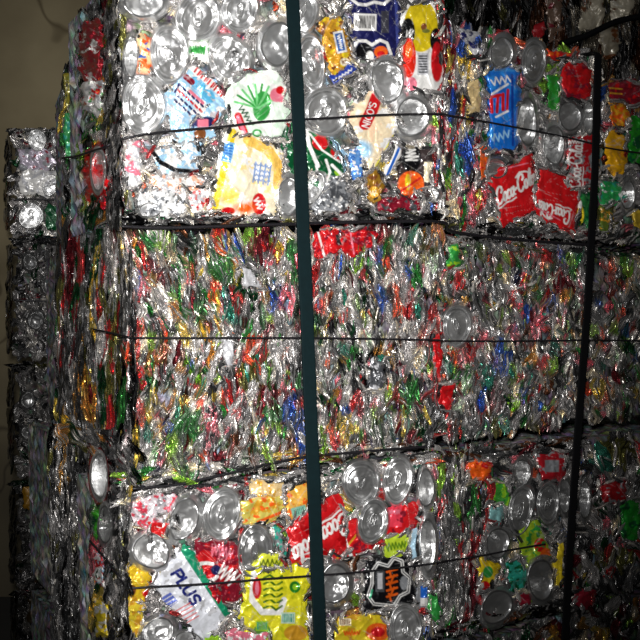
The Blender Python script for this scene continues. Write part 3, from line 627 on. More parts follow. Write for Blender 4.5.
for L in [(151, 551, 22, 21, -10, 0), (184, 519, 16, 27, 14, 0), (222, 514, 19, 26, 6, 1), (255, 551, 18, 26, 5, 1), (361, 483, 18, 24, 4, 1), (398, 480, 14, 25, 4, 1), (373, 521, 15, 22, 4, 1),
          (335, 584, 18, 23, 0, 0), (405, 628, 17, 24, 10, 1), (158, 632, 19, 17, -20, 0), (188, 640, 16, 10, 10, 0), (426, 488, 9, 24, 0, 0), (428, 545, 9, 34, 0, 0), (212, 618, 0.1, 0.1, 0, 0)][:-1]:
    b.lid(FA, *L[:5], tab=bool(L[5]), dark=.62 if L[0] in (255, 373, 335, 361) else .85, tabrot=85 if L[0] in (255,) else None, h0=.017 if L[0] == 373 else .0125)
b.fill(SA3, [(90, 450), (126, 492), (128, 704), (92, 660)], 150, (5, 10), (16, 36), (0, 8), PAL_GREYV, (-.002, .006), .003,
       hot=[(95, 510, 8, 22, 'green'), (96, 560, 8, 20, 'pink'), (92, 545, 5, 12, 'blue'), (96, 610, 9, 20, 'yellow'), (92, 585, 8, 12, 'dgreen')])
b.can(SA3, [(90, 508), (104, 504), (104, 548), (92, 540)], lambda A: A.blotch('dgreen', 8, .8), (60, 160, 40), .006, .002)
b.can(SA3, [(94, 548), (104, 552), (104, 590), (94, 584)], lambda A: A.blotch('red', 6, .4).blotch('lblue', 6, .8), 'white', .006, .002)
b.can(SA3, [(94, 596), (108, 600), (108, 640), (96, 638)], lambda A: A.blotch('white', 8, .4), 'yellow', .006, .002)
b.lid(SA3, 99, 476, 10, 26, 0, tab=False, ring='red', h0=.012)
b.lid(SA3, 105, 525, 8, 22, 0, tab=False, h0=.010, dark=.6)
b.finish()

# ================================================================== SECOND COLUMN
b = Bale('top bale right of the wide strap, with one tall blue can and red cola cans', G1, dict(face=FB, q=[(446, 20), (600, 56), (592, 240), (443, 228)]), tone=1.0)
b.fill(FB, [(484, 28), (598, 56), (590, 238), (482, 232)], 280, (7, 16), (12, 28), (0, 45), PAL_MIX + [('silver', 50), ('grey', 30)], (-.004, .003), .0024,
       hot=[(553, 88, 7, 20, 'green'), (548, 78, 6, 10, 'lime'), (520, 90, 6, 20, 'olive'), (483, 160, 5, 18, 'orange'), (484, 200, 6, 25, 'pink'), (575, 220, 14, 14, 'dgreen'), (580, 205, 8, 8, 'yellow'), (500, 34, 18, 5, 'pink'), (520, 42, 5, 12, 'orange')])
b.fill(FB, [(445, 22), (488, 32), (486, 232), (443, 228)], 260, (4, 9), (14, 40), (0, 9), PAL_STREAK, (-.002, .007), .0028,
       hot=[(450, 50, 6, 30, 'wine'), (463, 60, 6, 8, 'yellow'), (474, 85, 6, 22, 'cream'), (468, 40, 10, 14, 'blue'), (470, 150, 6, 16, 'blue'), (460, 160, 6, 16, 'teal'), (480, 200, 5, 20, 'red'), (470, 200, 4, 14, 'pink'), (452, 210, 8, 14, 'cream')])
b.fill(FB, [(444, 218), (592, 230), (592, 240), (443, 229)], 60, (14, 28), (5, 9), (4, 10), PAL_DARK, (0, .008), .002)
def a_bluecan(A):
    A.blotch((40, 130, 215), 16, .6).squig(502, 80, 22, 8, 'white', 1.3, -10, 4).squig(500, 136, 20, 10, (150, 200, 235), 1.4, -12, 4).line([(488, 70), (517, 70)], 3, (60, 140, 210))
    A.line([(492, 112), (491, 97), (500, 95)], 3.4, 'red').line([(497, 112), (498, 96)], 3, 'red').line([(503, 110), (503, 94)], 3, 'red').line([(507, 110), (508, 90)], 2.6, 'red').line([(492, 94), (508, 84)], 2, 'white').line([(496, 117), (508, 111)], 2, 'white').line([(512, 75), (513, 145)], 2.4, (20, 60, 150))
b.can(FB, [(486, 68), (520, 67), (519, 152), (487, 152)], a_bluecan, (22, 105, 200), .014, .0012, bend=.009, rnd=.14)
def a_c1(A): coke(A, (497, 206), (8.6, -5.2), (-1.5, -17), 'white', 2.1).line([(500, 170), (528, 163)], 1, 'pink')
b.can(FB, [(489, 176), (532, 150), (536, 212), (500, 229)], a_c1, 'red', .012, .0012, rnd=.06)
def a_c2(A): coke(A, (571, 212), (-7.0, -2.6), (-2.6, 13), lw=1.6).line([(537, 208), (560, 220)], 1, 'pink')
b.can(FB, [(538, 166), (580, 180), (577, 236), (535, 216)], a_c2, 'red', .011, .0012, rnd=.06)
def a_c3(A): A.blotch('grey', 10, .8); coke(A, (580, 188), (.6, -9.5), (-13, -1), lw=1.5).squig(575, 142, 16, 5, 'white', 1)
b.can(FB, [(567, 138), (597, 132), (597, 186), (568, 190)], a_c3, (165, 20, 30), .010, .0018, rnd=.06)
b.can(FB, [(562, 58), (590, 62), (592, 102), (562, 98)], lambda A: A.blotch('wine', 10, .6), (185, 20, 26), .013, .002, rnd=.3)
b.can(FB, [(546, 48), (575, 54), (572, 62), (548, 58)], lambda A: A.blotch('orange', 6, .3), 'red', .012, .002)
b.can(FB, [(546, 72), (562, 72), (560, 112), (546, 108)], lambda A: A.blotch('green', 8, .4), (40, 130, 40), .008, .002)
b.can(FB, [(466, 84), (480, 76), (482, 112), (468, 116)], None, (205, 180, 130), .010, .003)
b.can(FB, [(478, 148), (488, 142), (488, 180), (480, 182)], lambda A: A.blotch('red', 6, .8), 'orange', .011, .003)
b.can(FB, [(572, 190), (594, 190), (592, 232), (574, 230)], lambda A: A.blotch('dgreen', 8, .3).ell(580, 215, 4, 10, 'yellow').ell(580, 205, 2, 5, 'white'), (40, 120, 60), .006, .003)
b.can(FB, [(456, 24), (484, 34), (484, 60), (470, 56)], lambda A: A.blotch('navy', 7, .7), 'silver', .008, .003)
for L in [(502, 53, 14, 19, 0, 0), (534, 62, 12, 23, 0, 1), (527, 122, 12, 28, 0, 0), (570, 116, 14, 17, 0, 0), (554, 145, 12, 25, 0, 0), (589, 118, 6, 20, 0, 0), (497, 168, 12, 12, 0, 0)]:
    b.lid(FB, *L[:5], tab=bool(L[5]), dark=.6)
b.finish()

b = Bale('middle bale right of the wide strap, upright folded strips around one round lid', G1, dict(face=FB, q=[(440, 236), (591, 246), (575, 428), (436, 443)]), tone=1.0)
HB = [(446, 245, 8, 9, 'orange'), (452, 255, 6, 14, 'green'), (458, 282, 5, 12, 'red'), (462, 296, 7, 8, 'gold'), (444, 400, 10, 12, 'red'), (447, 320, 5, 14, 'red'), (470, 355, 5, 12, 'red'), (500, 285, 12, 16, 'grey'), (475, 365, 8, 6, 'orange'),
      (505, 270, 10, 10, 'lime'), (515, 300, 6, 8, 'red'), (535, 255, 18, 6, 'red'), (512, 255, 6, 8, 'red'), (560, 285, 10, 8, 'wine'), (540, 290, 5, 10, 'green'), (538, 320, 7, 16, 'pink'), (478, 320, 8, 12, 'silver'), (480, 340, 8, 8, 'pink'), (460, 350, 10, 8, 'lime'),
      (463, 376, 6, 8, 'green'), (487, 375, 10, 12, 'teal'), (500, 360, 7, 14, 'blue'), (450, 410, 10, 10, 'silver'), (485, 412, 8, 8, 'red'), (475, 405, 8, 14, 'silver')]
b.prints([(438, 236), (591, 247), (575, 426), (436, 440)], 360, PAL_FIELD, HB)
b.fill(FB, [(438, 236), (591, 247), (575, 426), (436, 440)], 440, (5, 12), (12, 32), (0, 22), PAL_MIX + [('grey', 20), ('dgrey', 8)], (-.004, .007), .0034, hot=HB, hotp=.7)
b.fill(FB, [(438, 238), (591, 249), (575, 424), (436, 438)], 300, (3.5, 6.5), (10, 24), (0, 22), PAL_MIX + [('grey', 20), ('dgrey', 8)], (.003, .009), .0022, hot=HB, hotp=.55)
b.field = None
b.fill(FB, [(438, 236), (591, 247), (591, 254), (438, 245)], 50, (14, 28), (5, 8), (4, 10), PAL_DARK, (0, .008), .002)
b.can(FB, [(432, 306), (442, 310), (442, 390), (434, 380)], None, 'red', .008, .003)
b.can(FB, [(440, 385), (458, 380), (450, 412), (436, 406)], None, 'red', .010, .003)
b.can(FB, [(448, 244), (460, 240), (458, 268), (446, 268)], lambda A: A.blotch('lime', 7, .5), 'green', .010, .003)
b.lid(FB, 457, 326, 14, 22, 0, tab=True, dark=.75, h0=.013)
b.finish()

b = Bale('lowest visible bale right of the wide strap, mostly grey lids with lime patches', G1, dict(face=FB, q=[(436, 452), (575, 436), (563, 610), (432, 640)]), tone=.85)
b.fill(FB, [(480, 450), (575, 440), (563, 604), (478, 625)], 240, (7, 16), (12, 28), (0, 40), PAL_MIX + [('silver', 30), ('grey', 40), ('dgrey', 20)], (-.004, .003), .0026,
       hot=[(478, 468, 10, 10, 'orange'), (500, 485, 12, 14, 'green'), (552, 462, 14, 10, 'wine'), (515, 580, 8, 14, 'dgreen'), (497, 512, 8, 12, 'teal')])
b.fill(FB, [(436, 454), (490, 448), (486, 625), (432, 635)], 260, (4, 9), (16, 44), (0, 8), PAL_STREAK + [('dgrey', 20), ('grey', 20)], (-.002, .007), .0028,
       hot=[(471, 495, 6, 30, 'green'), (450, 500, 8, 30, 'grey'), (442, 480, 6, 20, 'lime'), (471, 580, 5, 30, 'wine'), (475, 540, 5, 12, 'red'), (452, 560, 8, 40, 'grey')])
b.fill(FB, [(436, 454), (575, 438), (575, 446), (436, 464)], 60, (14, 28), (5, 9), (-6, 10), PAL_DARK, (0, .008), .002)
b.fill(FB, [(434, 625), (563, 598), (563, 609), (432, 638)], 60, (14, 28), (6, 10), (-10, 10), PAL_DARK, (0, .008), .002)
b.can(FB, [(466, 462), (492, 460), (486, 480), (470, 482)], lambda A: A.blotch('red', 7, .8), 'orange', .010, .003)
b.can(FB, [(490, 482), (512, 478), (510, 506), (490, 506)], lambda A: A.blotch('lime', 8, .6), (60, 150, 50), .008, .003)
b.can(FB, [(488, 504), (504, 504), (502, 524), (488, 522)], None, (120, 170, 170), .008, .002)
b.can(FB, [(518, 535), (536, 515), (556, 560), (524, 572)], lambda A: A.ell(540, 545, 6, 7, 'red').ell(546, 556, 6, 8, 'orange').blotch('green', 10, .9), (150, 180, 40), .009, .002)
b.can(FB, [(478, 556), (504, 562), (490, 590), (480, 592)], lambda A: A.ell(488, 572, 5, 6, 'green').ell(485, 586, 5, 5, 'red'), (220, 190, 30), .010, .002)
b.can(FB, [(504, 560), (528, 556), (526, 592), (510, 596)], lambda A: A.blotch('dgreen', 8, .3), 'teal', .007, .003)
b.can(FB, [(556, 545), (566, 540), (562, 590), (554, 588)], None, 'yellow', .010, .002)
b.can(FB, [(536, 452), (566, 450), (566, 480), (540, 482)], lambda A: A.rect(552, 466, 14, 12, 'grey').blotch('grey', 8, .9), (160, 25, 35), .009, .002)
b.can(FB, [(518, 592), (532, 590), (530, 606), (518, 608)], None, 'wine', .010, .002)
for L in [(521, 510, 13, 25, 8, 1), (548, 503, 11, 22, 5, 1), (565, 496, 8, 20, 0, 0), (498, 543, 14, 18, 0, 0), (541, 580, 15, 26, 0, 0), (497, 607, 17, 22, 25, 0), (523, 472, 9, 16, 0, 0)]:
    b.lid(FB, *L[:5], tab=bool(L[5]), dark=.55)
b.finish()

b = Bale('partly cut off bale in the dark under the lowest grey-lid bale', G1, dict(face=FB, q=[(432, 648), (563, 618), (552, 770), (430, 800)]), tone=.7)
b.fill(FB, [(432, 648), (563, 618), (557, 700), (430, 720)], 170, (6, 14), (12, 28), (0, 30), PAL_MIX + [('grey', 30), ('dgrey', 40), ('wine', 10)], (-.002, .005), .0028, hot=[(515, 628, 20, 8, 'dgreen'), (560, 625, 12, 8, 'wine')])
b.fill(FB, [(430, 700), (556, 690), (552, 770), (430, 800)], 60, (12, 24), (20, 36), (0, 30), PAL_DARK, (-.002, .005), .003)
b.finish()
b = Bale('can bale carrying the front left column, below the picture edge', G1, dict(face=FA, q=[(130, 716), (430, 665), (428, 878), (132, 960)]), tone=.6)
b.fill(FA, [(130, 716), (430, 665), (428, 870), (132, 950)], 160, (14, 30), (20, 40), (0, 30), PAL_MIX, (-.002, .005), .003)
b.finish()

# ================================================================== THIRD COLUMN, cut by the right edge
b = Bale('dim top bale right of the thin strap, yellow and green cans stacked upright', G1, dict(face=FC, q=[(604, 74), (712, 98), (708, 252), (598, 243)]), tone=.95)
b.fill(FC, [(604, 76), (712, 100), (708, 250), (598, 241)], 220, (7, 15), (12, 28), (0, 40), PAL_MIX + [('grey', 30), ('dgrey', 20)], (-.004, .003), .0026, hot=[(635, 190, 10, 20, 'silver'), (610, 210, 10, 14, 'olive'), (602, 130, 4, 40, 'silver')])
b.can(FC, [(607, 78), (650, 84), (652, 106), (608, 104)], lambda A: A.blotch('red', 8, .6).line([(610, 88), (622, 89)], 1.4, 'gold').line([(610, 93), (622, 94)], 1.4, 'gold'), (125, 22, 38), .009, .003)
b.can(FC, [(608, 100), (626, 102), (627, 128), (610, 128)], lambda A: A.blotch('orange', 7, .5), (215, 150, 30), .010, .003)
b.can(FC, [(606, 132), (626, 132), (626, 176), (607, 176)], lambda A: A.blotch('gold', 8, .5), (225, 165, 20), .011, .002)
b.can(FC, [(628, 112), (652, 118), (652, 170), (628, 166)], lambda A: A.blotch('dgreen', 9, .5), (30, 125, 30), .009, .002)
b.can(FC, [(599, 182), (614, 176), (630, 200), (602, 208)], lambda A: A.blotch('teal', 7, .5).blotch('white', 8, 1.2), (40, 155, 80), .010, .003)
b.can(FC, [(600, 206), (612, 204), (610, 232), (599, 232)], lambda A: A.blotch('gold', 6, .5), (90, 110, 40), .008, .003)
b.can(FC, [(632, 208), (650, 210), (650, 236), (632, 228)], None, (190, 160, 50), .010, .003)
b.lid(FC, 628, 195, 8, 18, 0, tab=False, dark=.7)
b.finish()
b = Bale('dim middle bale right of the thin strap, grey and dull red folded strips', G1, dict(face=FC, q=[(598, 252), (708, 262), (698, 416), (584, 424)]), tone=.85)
b.prints([(598, 254), (708, 264), (698, 414), (584, 422)], 240, PAL_FIELD)
b.fill(FC, [(598, 254), (708, 264), (698, 414), (584, 422)], 330, (5, 11), (12, 28), (0, 18), PAL_MIX + [('grey', 40), ('dgrey', 20)], (-.003, .007), .0028, hot=[(612, 265, 4, 16, 'red'), (607, 300, 8, 12, 'pink'), (630, 350, 8, 20, 'dgreen'), (600, 390, 8, 12, 'yellow')])
b.fill(FC, [(598, 252), (708, 262), (708, 268), (598, 258)], 30, (14, 26), (5, 8), (4, 8), PAL_DARK, (0, .008), .002)
b.finish()
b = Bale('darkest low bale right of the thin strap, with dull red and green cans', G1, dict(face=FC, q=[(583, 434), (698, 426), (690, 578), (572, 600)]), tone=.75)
b.fill(FC, [(583, 436), (698, 428), (690, 576), (572, 598)], 300, (6, 13), (12, 30), (0, 30), PAL_MIX + [('grey', 30), ('dgrey', 50)], (-.003, .006), .0028, hot=[(620, 450, 14, 10, 'olive'), (605, 460, 8, 12, 'teal'), (638, 545, 6, 10, 'orange'), (612, 560, 20, 10, 'olive')])
b.can(FC, [(598, 484), (628, 478), (630, 502), (600, 506)], lambda A: A.blotch('grey', 9, .9), (150, 20, 28), .010, .003)
b.can(FC, [(618, 502), (642, 498), (640, 545), (622, 540)], lambda A: A.blotch('dgreen', 9, .5), (30, 130, 40), .009, .003)
b.can(FC, [(574, 592), (596, 588), (590, 606), (574, 606)], None, 'wine', .009, .003)
b.lid(FC, 585, 500, 7, 22, 0, tab=False, dark=.6)
b.finish()
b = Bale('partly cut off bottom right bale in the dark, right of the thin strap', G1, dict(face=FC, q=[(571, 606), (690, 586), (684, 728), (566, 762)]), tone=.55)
b.fill(FC, [(571, 606), (690, 586), (686, 670), (569, 690)], 160, (6, 13), (12, 30), (0, 30), PAL_MIX + [('grey', 30), ('dgrey', 50), ('wine', 20)], (-.003, .006), .0028)
b.fill(FC, [(569, 680), (686, 660), (684, 728), (566, 762)], 50, (12, 24), (20, 36), (0, 30), PAL_DARK, (-.002, .005), .003)
b.finish()

# ================================================================== BEHIND THE LEFT COLUMN: a second row, seen only as slivers
SK = Face(77, 1.56, 62, 1.74)
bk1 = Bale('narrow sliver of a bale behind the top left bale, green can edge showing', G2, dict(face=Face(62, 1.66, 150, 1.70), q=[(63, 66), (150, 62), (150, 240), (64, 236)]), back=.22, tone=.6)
SKf = Face(62, 1.652, 80, 1.66)
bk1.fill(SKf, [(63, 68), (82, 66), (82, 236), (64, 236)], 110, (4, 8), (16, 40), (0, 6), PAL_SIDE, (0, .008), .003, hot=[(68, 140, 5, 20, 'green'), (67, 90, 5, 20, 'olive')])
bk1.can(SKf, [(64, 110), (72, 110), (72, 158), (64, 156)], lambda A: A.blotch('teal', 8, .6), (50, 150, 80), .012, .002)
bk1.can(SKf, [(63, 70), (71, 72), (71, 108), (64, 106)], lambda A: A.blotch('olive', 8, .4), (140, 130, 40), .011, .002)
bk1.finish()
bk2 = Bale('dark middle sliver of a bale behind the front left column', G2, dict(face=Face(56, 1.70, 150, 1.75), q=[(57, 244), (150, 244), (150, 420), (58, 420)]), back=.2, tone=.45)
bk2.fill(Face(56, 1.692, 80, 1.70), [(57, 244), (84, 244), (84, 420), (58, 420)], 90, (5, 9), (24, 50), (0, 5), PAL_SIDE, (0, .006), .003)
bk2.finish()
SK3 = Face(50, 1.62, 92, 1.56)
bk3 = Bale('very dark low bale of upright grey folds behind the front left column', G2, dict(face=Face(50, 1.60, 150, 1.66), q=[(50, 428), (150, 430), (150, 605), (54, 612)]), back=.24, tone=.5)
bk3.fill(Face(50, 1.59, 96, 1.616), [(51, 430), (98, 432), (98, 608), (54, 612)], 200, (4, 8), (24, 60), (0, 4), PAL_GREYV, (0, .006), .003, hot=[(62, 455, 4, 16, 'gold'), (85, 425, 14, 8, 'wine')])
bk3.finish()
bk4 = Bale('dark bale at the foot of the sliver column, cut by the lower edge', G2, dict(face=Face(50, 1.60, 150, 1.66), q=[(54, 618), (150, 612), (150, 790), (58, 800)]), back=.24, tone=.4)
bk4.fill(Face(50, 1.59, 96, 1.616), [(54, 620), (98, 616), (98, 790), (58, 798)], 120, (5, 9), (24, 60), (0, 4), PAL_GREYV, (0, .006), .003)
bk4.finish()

# ================================================================== FAR LEFT STACK
FF_ = Face(14, 2.60, 70, 2.62); SF = Face(13, 2.598, 4, 2.78)
far_lab = ['topmost bale of the far left stack, blown bright by the flash', 'second bale from the top of the far left stack', 'third bale from the top of the far left stack, grey', 'fourth bale from the top of the far left stack, dark with gold cans', 'lowest visible bale of the far left stack, nearly black']
ys = [128, 238, 362, 480, 590, 688]; tn = [1.0, .5, .36, .24, .16]  # tn: fading of the flash down the stack, put into the colours
for i in range(5):
    y0, y1 = ys[i] + 2, ys[i + 1] - 2; xl = 12 + i * 1.6
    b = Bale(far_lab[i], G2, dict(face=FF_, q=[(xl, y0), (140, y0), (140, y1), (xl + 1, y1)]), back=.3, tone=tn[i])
    b.fill(FF_, [(xl + 2, y0), (84, y0), (84, y1), (xl + 2, y1)], 230, (5, 10), (8, 18), (0, 50), [('silver', 50), ('grey', 30), ('dgrey', 14), ('white', 10), ('dgreen', 3), ('wine', 3), ('gold', 4 if i > 2 else 0)], (-.004, .004), .004)
    b.fill(FF_, [(xl, y0 - 1), (84, y0 - 1), (84, y0 + 5), (xl, y0 + 5)], 26, (10, 20), (4, 7), (0, 8), PAL_DARK, (0, .006), .003)
    b.fill(SF, [(5 + i * 1.6, y0 + 8), (xl - 2, y0 + 6), (xl - 2, y1 - 6), (6 + i * 1.6, y1 - 8)], 50, (2, 4), (10, 22), (0, 4), PAL_DARK, (0, .006), .003)
    if i == 0:
        b.can(FF_, [(17, 150), (52, 148), (54, 172), (18, 172)], lambda A: A.blotch('wine', 8, 1.0).blotch('grey', 8, .5), (175, 165, 180), .012, .003)
        b.can(FF_, [(20, 170), (58, 168), (60, 196), (20, 196)], lambda A: A.blotch('silver', 8, .6), 'white', .014, .004)
        b.can(FF_, [(46, 205), (60, 203), (60, 232), (46, 232)], None, 'dgreen', .012, .003)
        for L in [(37, 140, 9, 11, 1), (58, 140, 6, 10, 0), (31, 216, 12, 13, 1), (50, 185, 8, 11, 1)]: b.lid(FF_, L[0], L[1], L[2], L[3], 0, tab=bool(L[4]), h0=.016)
    elif i == 1:
        for L in [(30, 262, 8, 9, 0), (48, 285, 8, 10, 0), (36, 320, 9, 10, 0)]: b.lid(FF_, *L[:4], tab=False, h0=.014, dark=.6)
    elif i == 2:
        for L in [(30, 432, 10, 8, 0), (28, 400, 8, 9, 0)]: b.lid(FF_, *L[:4], tab=False, h0=.014, dark=.8)
        b.can(FF_, [(34, 440), (46, 440), (46, 464), (34, 462)], None, (170, 130, 40), .013, .003)
    elif i == 3:
        b.can(FF_, [(22, 484), (40, 486), (38, 506), (22, 512)], None, 'gold', .013, .003)
    else:
        b.can(FF_, [(26, 598), (44, 596), (44, 622), (28, 622)], None, (90, 70, 30), .013, .003)
    b.finish()

# ================================================================== UPPER RIGHT: dark stack at the back
FR = Face(430, 2.45, 760, 2.62)
rows = [(-120, 78), (84, 215), (221, 350), (356, 480), (486, 600), (604, 702)]
labs = ['dark bale at the back, upper right, seen above the second column', 'second highest bale of the dim back right stack, behind the second column', 'third highest bale of the dim back right stack, behind the second column', 'fourth highest bale of the dim back right stack, behind the second column', 'fifth highest bale of the dim back right stack, behind the second column', 'bottom bale of the dim back right stack, behind the second column']
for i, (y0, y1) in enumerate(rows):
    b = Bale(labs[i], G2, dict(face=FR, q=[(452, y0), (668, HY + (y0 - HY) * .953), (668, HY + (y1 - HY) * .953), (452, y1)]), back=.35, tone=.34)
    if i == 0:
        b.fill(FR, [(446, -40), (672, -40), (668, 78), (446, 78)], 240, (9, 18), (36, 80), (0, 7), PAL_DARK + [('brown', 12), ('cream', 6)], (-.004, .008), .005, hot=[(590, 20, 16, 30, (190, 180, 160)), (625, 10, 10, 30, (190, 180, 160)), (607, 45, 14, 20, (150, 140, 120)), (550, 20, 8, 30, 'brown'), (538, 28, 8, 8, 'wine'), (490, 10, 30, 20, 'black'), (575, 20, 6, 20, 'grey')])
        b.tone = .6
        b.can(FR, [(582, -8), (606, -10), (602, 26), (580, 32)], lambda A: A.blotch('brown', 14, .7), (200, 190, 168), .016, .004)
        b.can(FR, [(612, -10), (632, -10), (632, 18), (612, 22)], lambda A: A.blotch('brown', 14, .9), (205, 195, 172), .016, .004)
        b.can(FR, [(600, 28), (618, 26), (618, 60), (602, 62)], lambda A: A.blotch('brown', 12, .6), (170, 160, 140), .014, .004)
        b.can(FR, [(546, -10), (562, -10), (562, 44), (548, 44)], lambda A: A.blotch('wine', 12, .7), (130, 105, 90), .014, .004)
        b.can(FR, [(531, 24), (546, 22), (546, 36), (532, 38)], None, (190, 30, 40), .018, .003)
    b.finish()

# ================================================================== STRAPS AND WIRES
def ribbon(name, path, widths, mat, thick=.0012, nsub=8, out=None):
    """flat strap along 3-D points; widths in metres, side direction supplied per point"""
    V = []; FF = []; n = len(path)
    for i, (p, side, nrm) in enumerate(path):
        w = widths[i]
        for sx, sn in ((-1, 1), (-.8, 1.25), (.8, 1.25), (1, 1), (1, -1), (-1, -1)):
            V.append(p + side * w / 2 * sx + nrm * thick * sn)
    for i in range(n - 1):
        for k in range(6):
            a = i * 6 + k; c = i * 6 + (k + 1) % 6; FF.append([a, c, c + 6, a + 6])
    FF.append([0, 1, 2, 3, 4, 5][::-1]); FF.append([(n - 1) * 6 + k for k in range(6)])
    return mesh_obj(name, V, FF, mat)
def strap(label, face, pts, mat, wpx, h, topback, botback):
    n3 = np.array([face.n[0], face.n[1], 0]); t3 = np.array([face.t[0], face.t[1], 0]); up = np.array([0, 0, 1.])
    path = []; ws = []
    dense = []
    for (x0, y0), (x1, y1) in zip(pts[:-1], pts[1:]):
        for k in range(12): dense.append((x0 + (x1 - x0) * k / 12, y0 + (y1 - y0) * k / 12))
    dense.append(pts[-1])
    P3 = [face.pt(x, y, h + .0012 * math.sin(i * .55)) for i, (x, y) in enumerate(dense)]
    top = P3[0]; bot = P3[-1]
    for k in range(6, 0, -1): path.append((top - n3 * (topback * k / 6) + up * .006, t3, up)); ws.append(wpx)
    path.append((top + up * .004 - n3 * .004, t3, (up + n3) / 1.414)); ws.append(wpx)
    for i, p in enumerate(P3):
        path.append((p, t3, n3)); ws.append(wpx * (1 + .03 * math.sin(i * .9)))
    o = ribbon('packing_strap', path, ws, mat)
    tag(o, label, 'strap', 'packing straps round the front stack')
    return o
strap('wide dark green packing strap running down the middle of the front stack', FA, [(291, -27), (299, 130), (306, 300), (313, 470), (320, 640), (325, 800), (328, 890)], M_STRAP, .0172, .026, .26, .2)
strap('thinner black packing strap down the right of the front stack', FB, [(598, 55), (595, 170), (588, 300), (578, 430), (569, 560), (563, 680), (559, 750)], M_STRAP2, .0160, .026, .26, .2)

def tube(name, pts, r, mat, label, group='tie wires pulled tight round the bales', parent=None):
    p = np.array(pts); 
    # Catmull-Rom smoothing
    out = []
    q = np.vstack([2 * p[0] - p[1], p, 2 * p[-1] - p[-2]])
    for i in range(1, len(q) - 2):
        for t in np.linspace(0, 1, 7, endpoint=False):
            out.append(.5 * ((2 * q[i]) + (-q[i - 1] + q[i + 1]) * t + (2 * q[i - 1] - 5 * q[i] + 4 * q[i + 1] - q[i + 2]) * t * t + (-q[i - 1] + 3 * q[i] - 3 * q[i + 1] + q[i + 2]) * t ** 3))
    out.append(p[-1]); out = np.array(out); n = len(out); m = 8; V = []; FF = []
    for i in range(n):
        d = out[min(i + 1, n - 1)] - out[max(i - 1, 0)]; d = d / (np.linalg.norm(d) + 1e-9)
        s = np.cross(d, [0, 0, 1.]) if abs(d[2]) < .9 else np.cross(d, [0, 1., 0]); s /= np.linalg.norm(s); u = np.cross(s, d)
        for k in range(m):
            a = 2 * math.pi * k / m; V.append(out[i] + r * (math.cos(a) * s + math.sin(a) * u))
    for i in range(n - 1):
        for k in range(m): FF.append([i * m + k, i * m + (k + 1) % m, (i + 1) * m + (k + 1) % m, (i + 1) * m + k])
    FF.append(list(range(m))[::-1]); FF.append([(n - 1) * m + k for k in range(m)])
    o = mesh_obj(name, V, FF, mat, parent, smooth=True)
    if parent is None: tag(o, label, 'wire', group)
    return o
def L(face, pts, h=.019): return [face.pt(x, y, h + rng.normal(0, .0004)) for x, y in pts]
tube('binding_wire', [P(62, 158, 1.64)] + L(SA1, [(77, 156), (92, 151), (105, 147)], .014) + L(FA, [(116, 141)], .014) + L(FA, [(135, 136), (172, 131), (220, 127), (260, 122), (292, 120)], .021) + L(FA, [(330, 118), (380, 115), (438, 114)], .021) + L(FB, [(452, 116), (487, 122), (530, 130), (565, 137), (598, 145)], .018) + L(FC, [(608, 148), (640, 153), (690, 160)], .018), .0014, M_WIRE, 'dark tie wire crossing the top row of bales')
tube('binding_wire', L(SA2, [(92, 329), (107, 332), (128, 337)], .014) + L(FA, [(136, 338)], .014) + L(FA, [(200, 338), (310, 338), (380, 339), (436, 340)], .017) + L(FB, [(450, 341), (520, 341), (590, 340)], .016) + L(FC, [(602, 340), (660, 341)], .014), .0012, M_WIRE, 'dark tie wire crossing the middle row of bales')
tube('binding_wire', L(SA3, [(90, 541), (104, 557), (118, 575)], .014) + L(FA, [(127, 587)], .016) + L(FA, [(150, 587), (219, 583), (265, 579), (310, 576), (361, 572), (430, 564)], .020) + L(FB, [(445, 561), (480, 556), (510, 550), (545, 544)], .018), .0013, M_WIRE, 'dark tie wire crossing the lowest visible row of bales')
tube('binding_wire', L(FA, [(125, 583), (127, 600), (128, 620), (131, 650)], .016), .0010, M_WIRE, 'short upright wire on the lower left bale corner')
tube('binding_wire', L(FF_, [(14, 200), (30, 199), (50, 200), (66, 199)], .02), .002, M_WIRE, 'wire round the topmost bale of the far left stack', 'wires on the far left stack')
tube('binding_wire', L(FF_, [(14, 300), (35, 301), (62, 302)], .02), .002, M_WIRE, 'wire round the second bale of the far left stack', 'wires on the far left stack')
# thin wires lying in the gaps between the rows
tube('binding_wire', L(FA, [(118, 226), (160, 228), (230, 226), (292, 224), (360, 222), (440, 222)], .010) + L(FB, [(450, 231), (500, 238), (560, 243), (592, 245)], .010), .0022, M_WIRE, 'thick dark wire lying in the gap under the top row of bales')
tube('binding_wire', L(FA, [(130, 489), (180, 484), (230, 473), (300, 458), (360, 452), (434, 446)], .006), .0018, M_WIRE, 'dark wire lying in the gap above the lowest visible row')
tube('rubber_hose', L(FR, [(560, 44), (585, 36), (600, 29), (618, 21), (640, 17), (664, 18)], .022), .007, M_STRAP2, 'black hose bending across the dark bale at upper right', None)

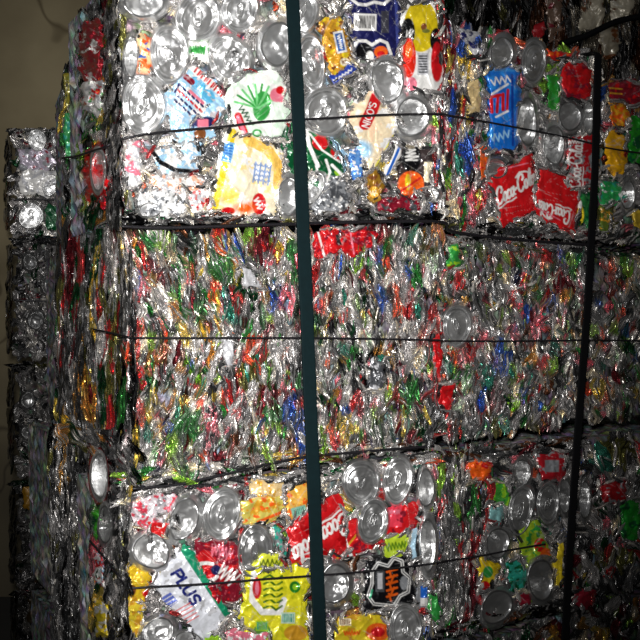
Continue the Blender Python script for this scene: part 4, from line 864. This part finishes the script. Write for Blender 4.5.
# ================================================================== PALLETS, FLOOR, WALL
def box(V, FF, c, t, n, sx, sy, z0, z1):
    off = len(V); bev = .004
    for (z, k) in ((z0, 0), (z1, 0)):
        for a, b_ in ((-1, -1), (1, -1), (1, 1), (-1, 1)): V.append([c[0] + t[0] * a * sx / 2 + n[0] * b_ * sy / 2, c[1] + t[1] * a * sx / 2 + n[1] * b_ * sy / 2, z])
    for f in ([3, 2, 1, 0], [4, 5, 6, 7], [0, 1, 5, 4], [1, 2, 6, 5], [2, 3, 7, 6], [3, 0, 4, 7]): FF.append([off + i for i in f])
def pallet(face, pa, pb, depth, ztop, label):
    a = face.pt(pa, HY)[:2]; c = face.pt(pb, HY)[:2]; w = np.linalg.norm(c - a); mid = (a + c) / 2 - face.n * depth / 2
    root = empty('wooden_pallet', (mid[0], mid[1], 0)); tag(root, label, 'pallet', 'pallets under the can bales')
    for k in range(5):
        V, FF = [], []; box(V, FF, mid + face.n * (depth / 2 - .03 - k * (depth - .06) / 4), face.t, face.n, w, .055, ztop - .016, ztop); mesh_obj('deck_board', V, FF, M_WOOD, root)
    for k in range(3):
        V, FF = [], []; box(V, FF, mid + face.t * (k - 1) * (w - .06) / 2, face.t, face.n, .05, depth, 0.0, ztop - .0165); mesh_obj('bearer', V, FF, M_WOOD, root)
pallet(FA, 134, 428, .26, .120, 'wooden pallet under the front left column of bales')
pallet(FB, 434, 551, .26, .135, 'wooden pallet under the second column of bales')
pallet(FC, 570, 684, .26, .110, 'wooden pallet under the third column of bales')
pallet(Face(50, 1.60, 150, 1.66), 60, 148, .24, .150, 'wooden pallet under the sliver column behind')

def plane(name, q, mat, n=2):
    o = mesh_obj(name, np.array(q, float), [[0, 1, 2, 3]], mat, smooth=False); tag(o, kind='structure'); return o
plane('floor', [(-3, -1.5, 0), (3, -1.5, 0), (3, 3.62, 0), (-3, 3.62, 0)], M_FLOOR)
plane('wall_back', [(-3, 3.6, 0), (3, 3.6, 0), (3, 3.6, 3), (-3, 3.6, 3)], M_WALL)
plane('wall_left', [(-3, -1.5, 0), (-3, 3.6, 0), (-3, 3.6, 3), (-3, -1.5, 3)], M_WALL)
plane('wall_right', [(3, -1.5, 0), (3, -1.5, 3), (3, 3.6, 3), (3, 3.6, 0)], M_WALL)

# ================================================================== LIGHT AND CAMERA
def aim(o, tgt): o.rotation_euler = (Vector(tgt) - o.location).to_track_quat('-Z', 'Y').to_euler()
sl = bpy.data.lights.new('camera_flash', 'SPOT'); sl.energy = 140; sl.spot_size = math.radians(58); sl.spot_blend = 1.0; sl.shadow_soft_size = .03; sl.color = (1, .985, .96)
so = bpy.data.objects.new('camera_flash', sl); so.location = (-.03, .0, ZC + .07); COL.objects.link(so); aim(so, P(240, 250, 1.3))
def area(name, loc, tgt, sx, sy, e, c=(1, 1, 1)):
    l = bpy.data.lights.new(name, 'AREA'); l.shape = 'RECTANGLE'; l.size = sx; l.size_y = sy; l.energy = e; l.color = c
    o = bpy.data.objects.new(name, l); o.location = loc; COL.objects.link(o); aim(o, tgt)
area('added_high_fill', (-1.6, -.6, 2.7), (-.1, 1.4, .9), 1.6, .25, 8)  # added lamp out of view, gives the metal something to reflect
area('added_high_fill', (.8, -1.2, 2.6), (0, 1.4, .9), 1.6, .25, 6)  # second added overhead fill, also for the metal reflections
area('added_side_fill', (-2.2, .2, 1.3), (-.1, 1.4, .9), .5, 1.4, 1.8)  # added fill from the left, no real source there
w = bpy.data.worlds.new('World'); bpy.context.scene.world = w; w.use_nodes = True
w.node_tree.nodes['Background'].inputs[0].default_value = (.8, .85, .9, 1); w.node_tree.nodes['Background'].inputs[1].default_value = .035
cam = bpy.data.cameras.new('Camera'); cam.sensor_width = 36; cam.lens = 36 * F / 640; cam.shift_y = (HY - 320) / 640
co = bpy.data.objects.new('Camera', cam); co.location = (0, 0, ZC); co.rotation_euler = (math.pi / 2, 0, 0); COL.objects.link(co)
sc = bpy.context.scene; sc.camera = co
sc.view_settings.view_transform = 'Standard'; sc.view_settings.look = 'None'; sc.view_settings.exposure = 0
